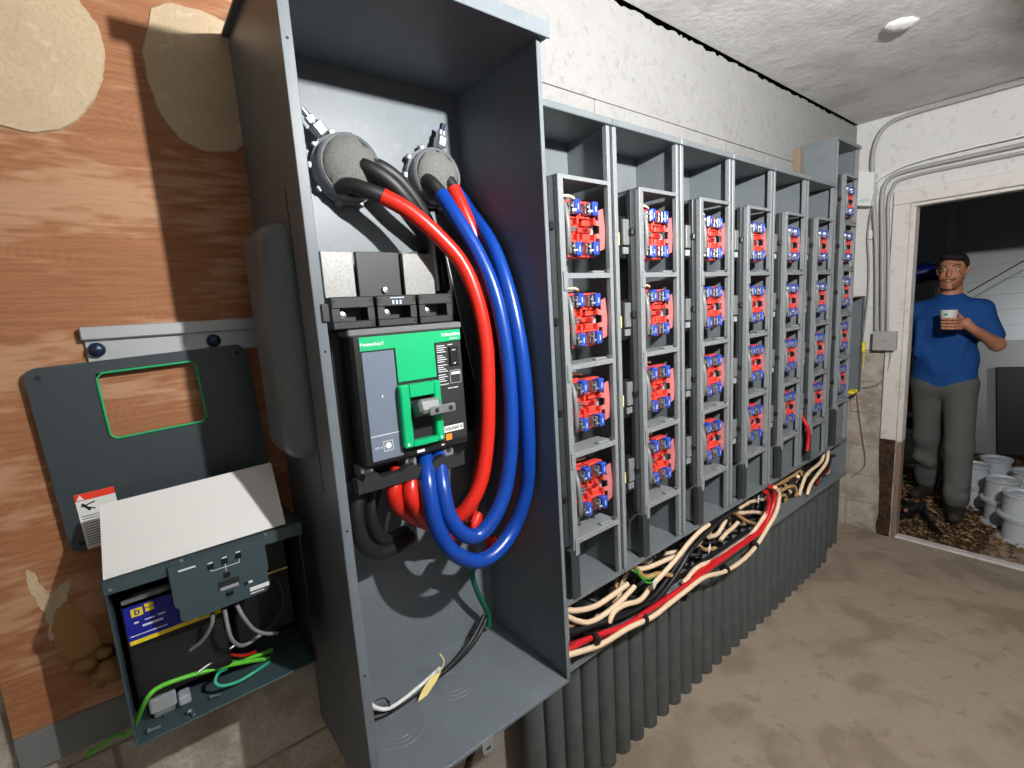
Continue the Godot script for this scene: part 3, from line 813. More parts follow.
func breaker_cabinet() -> void:
	var t := thing("breaker_cabinet", "tall open grey steel cabinet holding the main breaker and taped cables", "cabinet")
	part(t, "back_panel", Geo.new().span(CX0, CX1, CY0, CY1, CZ0, CZ0 + 0.004), mats.grey_paint)
	part(t, "side_panel", Geo.new().span(CX0, CX0 + 0.004, CY0, CY1, CZ0, CZ1, 0.001), mats.grey_paint)
	part(t, "side_panel", Geo.new().span(CX1 - 0.004, CX1, CY0, CY1, CZ0, CZ1, 0.001), mats.grey_paint)
	part(t, "bottom_panel", Geo.new().span(CX0, CX1, CY0, CY0 + 0.004, CZ0, CZ1, 0.001), mats.grey_paint)
	part(t, "top_cover", Geo.new().span(CX0 - 0.012, CX1 + 0.013, CY1, CY1 + 0.005, CZ0, CZ1 + 0.012, 0.001).span(CX0 - 0.012, CX1 + 0.013, CY1 - 0.004, CY1 + 0.026, CZ1 + 0.0125, CZ1 + 0.017, 0.001), mats.grey_paint)
	part(t, "front_flange", Geo.new().span(CX0, CX0 + 0.017, CY0, CY1, CZ1 - 0.004, CZ1, 0.001), mats.grey_paint)
	part(t, "front_flange", Geo.new().span(CX1 - 0.011, CX1, CY0, CY1, CZ1 - 0.004, CZ1, 0.001), mats.grey_paint)
	part(t, "front_flange", Geo.new().span(CX0, CX1, CY0 - 0.004, CY0 + 0.006, CZ1 - 0.004, CZ1, 0.001), mats.grey_paint)
	# ring knock-outs stamped in the floor of the cabinet
	for q in [[0.36, 0.17], [0.52, 0.14]]:
		var kn := Geo.new()
		for r in [0.03, 0.042, 0.054]:
			kn.lathe([Vector2(r, 0.0), Vector2(r + 0.0008, 0.0007), Vector2(r + 0.002, 0.0007), Vector2(r + 0.0028, 0.0)], Transform3D(Basis(), Vector3(q[0], CY0 + 0.004, q[1])), 40)
		part(t, "knockout_ring", kn, mats.grey_paint)
	# latch tab under the front edge, clips on the left flange
	var latch := poly([[-0.014, 0.0], [0.014, 0.0], [0.014, -0.022], [0.009, -0.03], [-0.009, -0.03], [-0.014, -0.022]])
	var la := part(t, "latch_tab", Geo.new().prism(latch, 0.0, 0.003, Transform3D(Basis(), Vector3(0.487, CY0 + 0.002, CZ1))), mats.galvanised)
	part(la, "latch_slot", Geo.new().span(0.482, 0.493, CY0 - 0.018, CY0 - 0.012, CZ1 + 0.0028, CZ1 + 0.0034), mats.ink_black)
	for y in [1.61]:
		part(t, "cover_clip", Geo.new().span(CX0 + 0.01, CX0 + 0.021, y - 0.014, y + 0.014, CZ1 + 0.0002, CZ1 + 0.004, 0.001), mats.dark_steel)
	for y in [2.0, 1.55, 1.25, 0.98]:
		part(t, "flange_hole", Geo.new().lathe([Vector2(0, 0), Vector2(0.0022, 0), Vector2(0.0022, 0.0006), Vector2(0, 0.0006)], Transform3D(Basis(Vector3.RIGHT, Vector3(0, 0, 1), Vector3(0, -1, 0)), Vector3(CX0 + 0.009, y, CZ1 - 0.0001)), 8), mats.ink_black)
	# bulged cover on the outer left side
	var bul := Geo.new()
	var bxf := Transform3D(Basis(Vector3(0, 0, 1), Vector3.UP, Vector3(-1, 0, 0)), Vector3(CX0, 1.56, 0.165))
	var last := []
	for s in 8:
		var an := PI / 2 * s / 7.0
		var inset := 0.03 * (1.0 - cos(an))
		var ringp := rounded(0.078 - inset, 0.205 - inset, 0.034 - inset * 0.9)
		var row := []
		for k in ringp.size():
			var q := Vector2(ringp[k][0], ringp[k][1])
			var out := Vector2(cos(PI / 2 * (k / 5 + (k % 5) / 4.0)), sin(PI / 2 * (k / 5 + (k % 5) / 4.0)))
			row.append([bxf * Vector3(q.x, q.y, 0.044 * sin(an)), (bxf.basis * Vector3(out.x * cos(an), out.y * cos(an), sin(an))).normalized()])
		if s > 0:
			for k in row.size():
				var k2 := (k + 1) % row.size()
				bul.tri(last[k][0], last[k2][0], row[k2][0], last[k][1], last[k2][1], row[k2][1])
				bul.tri(last[k][0], row[k2][0], row[k][0], last[k][1], row[k2][1], row[k][1])
		last = row
	for k in range(1, last.size() - 1):
		bul.tri(last[0][0], last[k][0], last[k + 1][0], Vector3.LEFT, Vector3.LEFT, Vector3.LEFT)
	part(t, "side_cover", bul, mats.grey_paint, "bulged grey cover on the outer left side")
	part(t, "side_seam", Geo.new().span(CX0 - 0.001, CX0 + 0.001, 1.3, 1.81, 0.256, 0.26), mats.dark_steel)
	# two conduit hubs packed with grey putty
	conduit_hub(t, Vector3(0.43, 1.915, CZ0 + 0.004), 0.071, -0.7)
	conduit_hub(t, Vector3(0.64, 1.92, CZ0 + 0.004), 0.066, 0.25)
	# black insulating sheet behind the breaker
	var sh := part(t, "insulating_sheet", Geo.new().prism(poly([[0.33, 1.7], [0.6, 1.752], [0.668, 1.748], [0.724, 1.42], [0.716, 1.28], [0.3, 1.25]]), 0.024, 0.027), mats.black_plastic)
	part(sh, "sheet_edge", Geo.new().tube([Vector3(0.668, 1.748, 0.028), Vector3(0.725, 1.42, 0.028)], 0.0013, 5, 1), mats.label_white)

func rounded(hx: float, hy: float, r: float) -> Array:
	var out := []
	for k in 4:
		var cx := (hx - r) * (1 if k == 0 or k == 3 else -1)
		var cy := (hy - r) * (1 if k < 2 else -1)
		for j in 5:
			var a := PI / 2 * (k + j / 4.0)
			out.append([cx + cos(a) * r, cy + sin(a) * r])
	return out

func conduit_hub(t: Node3D, at: Vector3, r: float, lug: float) -> void:
	var xf := Transform3D(Basis(Vector3.RIGHT, Vector3(0, 0, 1), Vector3(0, -1, 0)), at)
	var hub := part(t, "conduit_hub", Geo.new().lathe([Vector2(r, 0.0), Vector2(r * 1.03, 0.01), Vector2(r * 1.03, 0.02), Vector2(r * 0.95, 0.024), Vector2(r * 0.95, 0.044), Vector2(r * 0.9, 0.05), Vector2(r * 0.84, 0.046), Vector2(r * 0.84, 0.0)], xf, 40), mats.galvanised)
	for k in 10:
		var a := TAU * k / 10.0
		part(hub, "locknut_lug", Geo.new().box(at + Vector3(cos(a) * r * 1.06, sin(a) * r * 1.06, 0.014), Vector3(0.012, 0.014, 0.014), 0.002, Basis(Vector3(0, 0, 1), a)), mats.galvanised)
	part(hub, "duct_seal", Geo.new().blob(at + Vector3(0, 0, 0.038), Vector3(r * 0.86, r * 0.86, 0.03), 0.22, int(at.x * 100), 18, 28), mats.duct_seal, "grey putty packed round the cables")
	var dir := Vector3(sin(lug), cos(lug), 0)
	var lugp := at + dir * (r + 0.016) + Vector3(0, 0, 0.034)
	var lb := Basis(Vector3(0, 0, 1), -lug)
	part(hub, "ground_lug", Geo.new().box(lugp, Vector3(0.024, 0.028, 0.026), 0.004, lb).box(lugp + dir * 0.022, Vector3(0.02, 0.016, 0.012), 0.003, lb), mats.steel)
	part(hub, "lug_screw", Geo.new().tube([lugp + dir * 0.012, lugp + dir * 0.044], 0.0065, 10, 1), mats.bolt_blue if lug > 0 else mats.steel)

# ------------------------------------------------------------------ the main breaker
func circuit_breaker() -> void:
	var t := thing("circuit_breaker", "large black main circuit breaker with a bright green faceplate and grey toggle", "circuit breaker")
	part(t, "base_block", Geo.new().span(0.318, 0.592, 1.262, 1.64, 0.0285, 0.13, 0.004), mats.black_plastic)
	part(t, "housing", Geo.new().span(0.342, 0.593, 1.297, 1.572, 0.13, 0.185, 0.006), mats.black_plastic)
	part(t, "housing_lip", Geo.new().span(0.338, 0.596, 1.563, 1.577, 0.118, 0.1875, 0.004), mats.strap_grey)
	var face := part(t, "faceplate", Geo.new().prism(poly([[0.358, 1.534], [0.432, 1.534], [0.432, 1.463], [0.522, 1.463], [0.522, 1.536], [0.59, 1.538], [0.59, 1.561], [0.358, 1.561]]), 0.1848, 0.1868), mats.breaker_green, "green printed faceplate")
	lettering(face, "PowerPacT", Vector3(0.3835, 1.546, 0.1872), 0.0072, mats.ink_white, Basis(), true)
	lettering(face, "Schneider", Vector3(0.5655, 1.5515, 0.1872), 0.0075, mats.ink_white, Basis(), true)
	lettering(face, "Electric", Vector3(0.572, 1.5425, 0.1872), 0.005, mats.ink_white)
	var scr := part(t, "trip_unit_window", Geo.new().span(0.36, 0.428, 1.309, 1.531, 0.184, 0.1875, 0.002), mats.screen_grey)
	part(scr, "window_seam", Geo.new().span(0.361, 0.427, 1.3605, 1.362, 0.1874, 0.188), mats.ink_white)
	part(scr, "rating_dial", Geo.new().lathe([Vector2(0, 0.0012), Vector2(0.006, 0.0012), Vector2(0.0068, 0)], Transform3D(Basis(Vector3.RIGHT, Vector3(0, 0, 1), Vector3(0, -1, 0)), Vector3(0.396, 1.337, 0.1875)), 16), mats.label_white)
	part(scr, "dial_frame", Geo.new().span(0.3855, 0.4065, 1.3265, 1.3275, 0.1874, 0.188).span(0.3855, 0.4065, 1.3465, 1.3475, 0.1874, 0.188).span(0.3855, 0.3865, 1.327, 1.347, 0.1874, 0.188).span(0.4055, 0.4065, 1.327, 1.347, 0.1874, 0.188), mats.ink_white)
	lettering(scr, "800 A", Vector3(0.375, 1.336, 0.1878), 0.005, mats.ink_white)
	part(scr, "indicator", Geo.new().span(0.393, 0.3955, 1.437, 1.443, 0.1874, 0.188), mats.ink_white)
	var rl := part(t, "rating_plate", Geo.new().span(0.525, 0.589, 1.316, 1.534, 0.1846, 0.1862), mats.charcoal)
	var pr := Geo.new()
	var yy := 1.529
	for i in 17:
		var w := [0.02, 0.024, 0.018, 0.023, 0.014][i % 5] as float
		pr.span(0.5275, 0.5275 + w, yy - 0.0016, yy, 0.186, 0.1864)
		yy -= 0.0046 if i % 4 != 3 else 0.0075
	for q in [[0.556, 1.528], [0.562, 1.432], [0.548, 1.432]]:
		pr.span(q[0], q[0] + 0.012, q[1], q[1] + 0.002, 0.186, 0.1864)
	part(rl, "printed_lines", pr, mats.ink_white)
	var bt := part(rl, "trip_button", Geo.new().span(0.557, 0.58, 1.483, 1.524, 0.186, 0.191, 0.003), mats.black_plastic)
	part(rl, "button_print", Geo.new().span(0.563, 0.572, 1.516, 1.518, 0.1908, 0.1914).span(0.566, 0.57, 1.486, 1.489, 0.1908, 0.1914), mats.ink_white)
	part(rl, "outline", Geo.new().span(0.556, 0.584, 1.471, 1.4716, 0.186, 0.1864).span(0.556, 0.584, 1.443, 1.4436, 0.186, 0.1864).span(0.556, 0.5566, 1.443, 1.4716, 0.186, 0.1864).span(0.5834, 0.584, 1.443, 1.4716, 0.186, 0.1864).span(0.56, 0.582, 1.462, 1.468, 0.186, 0.1864), mats.ink_white)
	var bl := part(rl, "brand_label", Geo.new().span(0.53, 0.58, 1.335, 1.349, 0.186, 0.1866), mats.label_white)
	lettering(rl, "SQUARE D", Vector3(0.555, 1.342, 0.1868), 0.0072, mats.ink_black, Basis(), true)
	part(rl, "orange_seal", Geo.new().span(0.533, 0.548, 1.317, 1.331, 0.186, 0.1868), mats.orange)
	# toggle in its green frame
	var fr := part(t, "toggle_frame", Geo.new().span(0.425, 0.447, 1.325, 1.457, 0.1845, 0.205, 0.003).span(0.503, 0.52, 1.325, 1.457, 0.1845, 0.205, 0.003).span(0.4465, 0.5035, 1.43, 1.4565, 0.1843, 0.2048, 0.001).span(0.4465, 0.5035, 1.3255, 1.337, 0.1843, 0.2048, 0.001), mats.breaker_green)
	part(t, "toggle_recess", Geo.new().span(0.446, 0.504, 1.336, 1.431, 0.184, 0.188), mats.ink_black)
	part(t, "toggle", Geo.new().box(Vector3(0.476, 1.406, 0.212), Vector3(0.05, 0.03, 0.05), 0.006, Basis(Vector3.RIGHT, -0.35)).span(0.47, 0.532, 1.392, 1.41, 0.232, 0.24, 0.002), mats.strap_grey, "grey toggle handle with two padlock holes")
	for x in [0.486, 0.519]:
		part(t, "padlock_hole", Geo.new().lathe([Vector2(0, 0.0006), Vector2(0.0052, 0.0006), Vector2(0.0052, 0)], Transform3D(Basis(Vector3.RIGHT, Vector3(0, 0, 1), Vector3(0, -1, 0)), Vector3(x, 1.401, 0.24)), 12), mats.ink_black)
	for q in [[0.433, 1.333], [0.512, 1.333], [0.512, 1.395]]:
		part(fr, "frame_mark", Geo.new().span(q[0] - 0.002, q[0] + 0.002, q[1] - 0.003, q[1] + 0.003, 0.2049, 0.2054), mats.ink_white)
	part(t, "bottom_print", Geo.new().span(0.46, 0.478, 1.305, 1.311, 0.1849, 0.1855).span(0.52, 0.528, 1.308, 1.311, 0.1849, 0.1855), mats.label_white)
	# terminal covers along the top: each a frame round a slot with a clamp screw
	var xs := [0.313, 0.403, 0.495, 0.582]
	for i in 3:
		var a: float = xs[i]
		var b: float = xs[i + 1] - 0.006
		var tc := part(t, "terminal_cover", Geo.new().span(a, b, 1.618, 1.64, 0.1, 0.186, 0.002).span(a, b, 1.579, 1.594, 0.1, 0.186, 0.002).span(a + 0.0002, a + 0.016, 1.5935, 1.6185, 0.101, 0.1858, 0.0005).span(b - 0.014, b - 0.0002, 1.5935, 1.6185, 0.101, 0.1858, 0.0005).span(a + 0.001, b - 0.001, 1.58, 1.638, 0.102, 0.15), mats.charcoal)
		part(tc, "clamp_screw", Geo.new().lathe([Vector2(0, 0.012), Vector2(0.007, 0.01), Vector2(0.009, 0.0)], Transform3D(Basis(Vector3.RIGHT, Vector3(0, 0, 1), Vector3(0, -1, 0)), Vector3(a + 0.024, 1.605, 0.165)), 12), mats.steel)
		for q in [[a + 0.006, 1.632], [b - 0.006, 1.632], [b - 0.006, 1.586]]:
			part(tc, "rivet", Geo.new().lathe([Vector2(0, 0.0006), Vector2(0.003, 0.0006), Vector2(0.003, 0)], Transform3D(Basis(Vector3.RIGHT, Vector3(0, 0, 1), Vector3(0, -1, 0)), Vector3(q[0], q[1], 0.186)), 8), mats.ink_black)
	part(t, "cover_print", Geo.new().span(0.432, 0.462, 1.634, 1.636, 0.1855, 0.1864).span(0.436, 0.44, 1.622, 1.63, 0.1855, 0.1864).span(0.444, 0.448, 1.622, 1.63, 0.1855, 0.1864).span(0.452, 0.456, 1.622, 1.63, 0.1855, 0.1864), mats.pale_mark)
	# three bus plates
	part(t, "bus_plate", Geo.new().span(0.333, 0.398, 1.636, 1.735, 0.088, 0.1, 0.001), mats.scuffed_bar)
	var mp := part(t, "bus_plate", Geo.new().span(0.406, 0.503, 1.636, 1.736, 0.085, 0.097, 0.001), mats.charcoal, "dark middle bus plate with one bolt")
	part(mp, "bolt", Geo.new().lathe([Vector2(0, 0.008), Vector2(0.006, 0.007), Vector2(0.008, 0.0)], Transform3D(Basis(Vector3.RIGHT, Vector3(0, 0, 1), Vector3(0, -1, 0)), Vector3(0.462, 1.655, 0.097)), 10), mats.steel)
	part(t, "bus_plate", Geo.new().span(0.511, 0.587, 1.636, 1.734, 0.088, 0.1, 0.001), mats.scuffed_bar)
	# lower terminals
	var low := poly([[0.322, 1.252], [0.575, 1.252], [0.575, 1.288], [0.565, 1.278], [0.528, 1.278], [0.522, 1.288], [0.492, 1.276], [0.455, 1.276], [0.448, 1.288], [0.416, 1.276], [0.372, 1.276], [0.364, 1.288], [0.34, 1.288], [0.334, 1.276], [0.322, 1.284]])
	part(t, "lower_terminal_rail", Geo.new().prism(low, 0.168, 0.19, Transform3D(), 0.001), mats.charcoal)
	for x in [0.352, 0.45, 0.545]:
		var lg := part(t, "lower_lug", Geo.new().span(x - 0.013, x + 0.013, 1.272, 1.3, 0.13, 0.172, 0.002), mats.scuffed_bar)
		part(lg, "lug_screw", Geo.new().lathe([Vector2(0, 0.002), Vector2(0.006, 0.002), Vector2(0.007, 0.0)], Transform3D(Basis(Vector3.RIGHT, Vector3(0, 0, 1), Vector3(0, -1, 0)), Vector3(x, 1.29, 0.172)), 10), mats.dark_steel)

func cable(label: String, runs: Array, r: float, group := "") -> Node3D:
	var t := thing("power_cable", label, "cable", group)
	for q in runs:
		part(t, q[0], Geo.new().tube(pts(q[1]), r * (1.0 if q[0] == "jacket" else 1.05), 16, 6 if q[0] == "jacket" else 14, -1.0, 0.0 if q[0] == "jacket" else 0.022), mats[q[2]])
	return t

func power_cables() -> void:
	var g := "thick cables inside the tall cabinet"
	var a := cable("thick cable wrapped in red tape looping in front of the breaker's right side", [["jacket", T_BLACK_A, "black_cable"], ["tape", T_RED_A, "red_tape"]], 0.0165, g)
	cable("bare black cable leaving the left hub just above the red one", [["jacket", T_BLACK_B, "black_cable"]], 0.0165, g)
	cable("bare black cable leaving the left hub, rearmost of the three", [["jacket", T_BLACK_C, "black_cable"]], 0.0165, g)
	cable("blue-taped cable making the inner loop below the breaker", [["jacket", T_BLACK_D, "black_cable"], ["tape", T_BLUE_A, "blue_tape"]], 0.0165, g)
	cable("red-taped cable running down behind the blue cables", [["jacket", T_BLACK_E, "black_cable"], ["tape", T_RED_B, "red_tape"]], 0.0165, g)
	cable("blue-taped cable making the wide outer loop below the breaker", [["tape", T_BLUE_B, "blue_tape"]], 0.017, g)
	cable("red-taped cable end at the breaker's left lower lug", [["tape", T_RED_C, "red_tape"]], 0.016, g)
	cable("red-taped cable end at the breaker's middle lower lug", [["tape", T_RED_D, "red_tape"]], 0.016, g)
	cable("black cable bending in a U at the lower left of the breaker, outer one", [["jacket", T_BLACK_F, "black_cable"]], 0.0165, g)
	cable("black cable bending in a U at the lower left of the breaker, inner one", [["jacket", T_BLACK_G, "black_cable"]], 0.0165, g)
	cable("short red-taped bend resting behind the lowest blue loop", [["tape", T_RED_LOOP, "red_tape"]], 0.015, g)
	cable("dark green ground wire going down to the cabinet floor", [["jacket", T_GROUND_GREEN, "ground_green"]], 0.007)
	cable("thin black wire on the cabinet floor, upper of the pair", [["jacket", T_BLACK_LOW_A, "black_cable"]], 0.0065)
	cable("thin black wire on the cabinet floor, lower of the pair", [["jacket", T_BLACK_LOW_B, "black_cable"]], 0.0065)
	cable("white wire curling up beside the black wires on the cabinet floor", [["jacket", T_WHITE_LOW, "white_plastic"]], 0.0045)
	var tg := thing("wire_tag", "pale yellow paper tag tied to the wires on the cabinet floor", "tag", "", Vector3(0.465, 0.722, 0.135))
	part(tg, "tag_body", Geo.new().prism(poly([[-0.05, -0.012], [-0.03, 0.0], [0.0, 0.008], [0.022, 0.004], [0.03, 0.0], [0.01, -0.008], [-0.025, -0.016]]), 0.0, 0.0012, Transform3D(Basis(Vector3(0, 0, 1), 0.35) * Basis(Vector3.RIGHT, -0.5))), mats.label_yellow)
	part(tg, "tag_loop", Geo.new().tube([Vector3(0.02, 0.008, 0), Vector3(0.038, 0.03, 0.0), Vector3(0.034, 0.05, -0.01)], 0.0018, 5), mats.label_yellow)
	var tie := thing("cable_tie", "black zip tie round the wires on the cabinet floor", "cable tie", "", Vector3(0.362, 0.708, 0.118))
	part(tie, "strap", Geo.new().tube(ring(Vector3.ZERO, Vector3(0.8, 0.2, 0.1), 0.016), 0.0022, 6, 1), mats.black_plastic)
	part(tie, "tail", Geo.new().tube([Vector3(0, 0.012, 0.006), Vector3(-0.01, 0.026, 0.0), Vector3(-0.03, 0.028, -0.004)], 0.0014, 5), mats.black_plastic)
	# copper clamp under the cabinet
	var c := thing("ground_clamp", "copper ground clamp with a bolt below the cabinet's latch tab", "clamp", "", Vector3(0.56, 0.64, 0.2))
	part(c, "clamp_body", Geo.new().box(Vector3(0, 0, 0), Vector3(0.022, 0.03, 0.02), 0.004).box(Vector3(0.012, -0.002, 0.012), Vector3(0.02, 0.014, 0.014), 0.003).box(Vector3(0.0, -0.03, 0), Vector3(0.014, 0.03, 0.014), 0.003), mats.copper)
	part(c, "clamp_bolt", Geo.new().tube([Vector3(-0.004, 0.006, 0.0), Vector3(0.03, 0.02, 0.004)], 0.004, 8, 1), mats.copper)
	one("ground_rod_wire", "dark bare wire dropping from the copper clamp to the floor", "wire", Geo.new().tube([Vector3(0.56, 0.6, 0.2), Vector3(0.55, 0.5, 0.16), Vector3(0.54, 0.3, 0.1), Vector3(0.54, 0.0, 0.08)], 0.009, 8), mats.rotten_wood)
	one("green_loop_wire", "small bright green wire loop under the cabinet's front edge", "wire", Geo.new().tube([Vector3(0.66, 0.684, 0.25), Vector3(0.665, 0.66, 0.25), Vector3(0.68, 0.65, 0.25), Vector3(0.69, 0.665, 0.25), Vector3(0.69, 0.685, 0.25)], 0.003, 6), mats.lime)

func ring(c: Vector3, axis: Vector3, r: float) -> Array:
	var n := axis.normalized()
	var u := n.cross(Vector3.UP if absf(n.y) < 0.9 else Vector3.RIGHT).normalized()
	var w := n.cross(u)
	var out := []
	for k in 15:
		var a := TAU * k / 14.0
		out.append(c + (u * cos(a) + w * sin(a)) * r)
	return out

# ------------------------------------------------------------------ the small control box
func control_box() -> void:
	var t := thing("control_box", "open dark metal control box under the white sheet", "control box")
	var x0 := -0.075
	var x1 := 0.208
	var y0 := 0.943
	var y1 := 1.232
	var z0 := 0.017
	var z1 := 0.18
	part(t, "back_panel", Geo.new().span(x0, x1, y0, y1, z0, z0 + 0.003), mats.charcoal)
	part(t, "side_panel", Geo.new().span(x0, x0 + 0.003, y0, y1, z0, z1, 0.001), mats.display_grey)
	part(t, "side_panel", Geo.new().span(x1 - 0.003, x1, y0, y1, z0, z1, 0.001), mats.charcoal)
	part(t, "bottom_panel", Geo.new().span(x0, x1, y0, y0 + 0.003, z0, z1, 0.001), mats.display_grey)
	part(t, "top_panel", Geo.new().span(x0 - 0.002, x1 + 0.004, y1 - 0.003, y1, z0, z1 + 0.004, 0.001), mats.display_grey)
	var lip := part(t, "front_lip", Geo.new().span(x0 - 0.002, x1 + 0.004, y1 - 0.024, y1, z1 - 0.002, z1 + 0.004, 0.002), mats.display_grey)
	for x in [x0 + 0.008, x0 + 0.1, x0 + 0.225]:
		part(lip, "screw", Geo.new().lathe([Vector2(0, 0.002), Vector2(0.0025, 0.0015), Vector2(0.003, 0)], Transform3D(Basis(Vector3.RIGHT, Vector3(0, 0, 1), Vector3(0, -1, 0)), Vector3(x, y1 - (0.004 if x > -0.05 else 0.016), z1 + 0.004)), 8), mats.steel)
	# the display unit on the front
	var dsp := part(t, "display_unit", Geo.new().prism(poly([[0.004, 1.226], [0.147, 1.228], [0.149, 1.17], [0.146, 1.164], [0.146, 1.135], [0.14, 1.127], [0.016, 1.124], [0.009, 1.13], [0.009, 1.15], [0.004, 1.156]]), 0.172, 0.19, Transform3D(), 0.002), mats.display_grey, "grey display unit with buttons")
	part(dsp, "name_print", Geo.new().span(0.018, 0.042, 1.2125, 1.2155, 0.1898, 0.1906), mats.ink_white)
	for q in [[0.062, 1.205], [0.083, 1.207], [0.104, 1.209]]:
		part(dsp, "indicator_button", Geo.new().span(q[0] - 0.0045, q[0] + 0.0045, q[1] - 0.0045, q[1] + 0.0045, 0.189, 0.1925, 0.002), mats.black_plastic)
		part(dsp, "indicator_print", Geo.new().span(q[0] - 0.0035, q[0] + 0.0035, q[1] + 0.0052, q[1] + 0.0072, 0.1898, 0.1906), mats.ink_white)
	part(dsp, "printed_tree", Geo.new().span(0.062, 0.104, 1.196, 1.1968, 0.1898, 0.1906).span(0.0826, 0.0834, 1.188, 1.202, 0.1898, 0.1906).span(0.0616, 0.0624, 1.196, 1.2, 0.1898, 0.1906).span(0.1036, 0.1044, 1.196, 1.203, 0.1898, 0.1906), mats.ink_white)
	part(dsp, "button", Geo.new().span(0.078, 0.088, 1.178, 1.187, 0.189, 0.193, 0.002), mats.black_plastic)
	part(dsp, "slot_window", Geo.new().span(0.068, 0.1, 1.157, 1.173, 0.1896, 0.1904), mats.charcoal)
	part(dsp, "slot_sill", Geo.new().span(0.07, 0.098, 1.157, 1.162, 0.19, 0.1918), mats.aluminium)
	part(dsp, "button", Geo.new().span(0.078, 0.088, 1.144, 1.152, 0.189, 0.193, 0.002), mats.black_plastic)
	part(dsp, "button", Geo.new().span(0.106, 0.112, 1.152, 1.158, 0.189, 0.192, 0.002), mats.black_plastic)
	part(dsp, "button_print", Geo.new().span(0.113, 0.119, 1.153, 1.157, 0.1898, 0.1906), mats.ink_white)
	part(dsp, "brand_label", Geo.new().span(0.113, 0.144, 1.137, 1.144, 0.1898, 0.1906), mats.label_white)
	part(dsp, "rating_print", Geo.new().span(0.113, 0.135, 1.132, 1.1335, 0.1898, 0.1906), mats.ink_white)
	# the power module behind it, with its blue and yellow label
	var ps := part(t, "power_module", Geo.new().prism(poly([[-0.064, 0.985], [0.075, 0.985], [0.075, 1.165], [0.06, 1.178], [-0.05, 1.178], [-0.064, 1.165]]), 0.03, 0.135, Transform3D(), 0.002), mats.black_plastic, "black module with a blue and yellow label")
	part(ps, "module_label", Geo.new().span(-0.061, 0.02, 1.092, 1.164, 0.1348, 0.1354), mats.label_blue)
	part(ps, "label_band", Geo.new().span(-0.061, 0.02, 1.158, 1.172, 0.1348, 0.1354), mats.strap_grey)
	part(ps, "label_stripe", Geo.new().span(-0.06, 0.07, 1.091, 1.098, 0.1352, 0.1358), mats.bright_yellow)
	part(ps, "label_emblem", Geo.new().span(-0.052, -0.036, 1.138, 1.152, 0.1352, 0.1358, 0.0002), mats.bright_yellow)
	lettering(ps, "D", Vector3(-0.044, 1.145, 0.136), 0.009, mats.label_blue, Basis(), true)
	part(ps, "label_emblem", Geo.new().span(-0.033, -0.021, 1.1405, 1.1545, 0.1352, 0.1358), mats.bright_yellow)
	part(ps, "label_emblem", Geo.new().span(-0.033, -0.021, 1.1465, 1.148, 0.1357, 0.136), mats.label_blue)
	part(ps, "printed_lines", Geo.new().span(-0.05, -0.044, 1.126, 1.129, 0.1352, 0.1357).span(-0.036, -0.022, 1.127, 1.1285, 0.1352, 0.1357).span(-0.018, -0.008, 1.127, 1.13, 0.1352, 0.1357).span(-0.04, -0.012, 1.117, 1.1205, 0.1352, 0.1357).span(-0.058, -0.008, 1.105, 1.1065, 0.1352, 0.1357), mats.ink_white)
	for i in 16:
		part(ps, "vent_rib", Geo.new().span(-0.058, 0.07, 1.0 + i * 0.0052, 1.0024 + i * 0.0052, 0.134, 0.1362), mats.charcoal)
	part(t, "rear_module", Geo.new().span(0.09, 0.195, 1.0, 1.2, 0.022, 0.11, 0.004), mats.black_plastic)
	part(t, "module_stripe", Geo.new().span(0.092, 0.193, 1.118, 1.121, 0.11, 0.1106), mats.label_yellow)
	part(t, "terminal_block", Geo.new().span(-0.052, -0.014, 0.958, 0.985, 0.1, 0.14, 0.003).span(-0.035, -0.02, 0.985, 0.993, 0.11, 0.13, 0.002).span(-0.012, 0.006, 0.95, 0.968, 0.115, 0.14, 0.003), mats.clear_plastic)
	part(t, "terminal_core", Geo.new().span(-0.048, -0.018, 0.947, 0.96, 0.105, 0.135, 0.002), mats.scuffed_bar)
	part(t, "metal_rod", Geo.new().tube([Vector3(0.02, 1.0, 0.14), Vector3(0.09, 1.012, 0.12)], 0.002, 6, 1), mats.steel)
	# white sheet leaning on top
	var s := Geo.new()
	var a := Vector3(-0.073, 1.233, 0.18)
	var b := Vector3(0.186, 1.236, 0.18)
	var c := Vector3(0.192, 1.334, 0.1)
	var d := Vector3(-0.066, 1.324, 0.09)
	var n := (b - a).cross(d - a).normalized() * 0.0025
	s.flat_quad(a, b, c, d, n)
	s.flat_quad(a - n, b - n, c - n, d - n, -n)
	for q in [[a, b], [b, c], [c, d], [d, a]]:
		s.flat_quad(q[0], q[1], q[1] - n, q[0] - n, (q[0] + q[1]) / 2 - (a + c) / 2)
	one("white_sheet", "blank white sheet leaning on top of the small control box", "sheet", s, mats.white_sheet)
	var names := ["grey lead hanging from the display unit, leftmost of three", "grey lead hanging from the display unit, middle of three", "grey lead hanging from the display unit, rightmost of three", "black wire bowed at the right inside the control box, inner one", "black wire bowed at the right inside the control box, outer one", "bright green wire leaving the control box at its lower left", "short bright green wire lying behind the longer green wire", "thin turquoise wire looping on the control box floor", "short turquoise wire beside the clear terminal block", "short upright turquoise wire under the display unit", "short red wire on the control box floor"]
	for i in BOX_WIRES.size():
		var w = BOX_WIRES[i]
		var path := pts(w[2])
		if i == 5:
			path = [Vector3(-0.151, 0.868, 0.03), Vector3(-0.11, 0.9, 0.06), Vector3(-0.082, 0.935, 0.12)] + path.slice(1)
		one("control_wire", names[i], "wire", Geo.new().tube(path, w[1], 8, 5), mats[w[0]], "wires in the small control box")
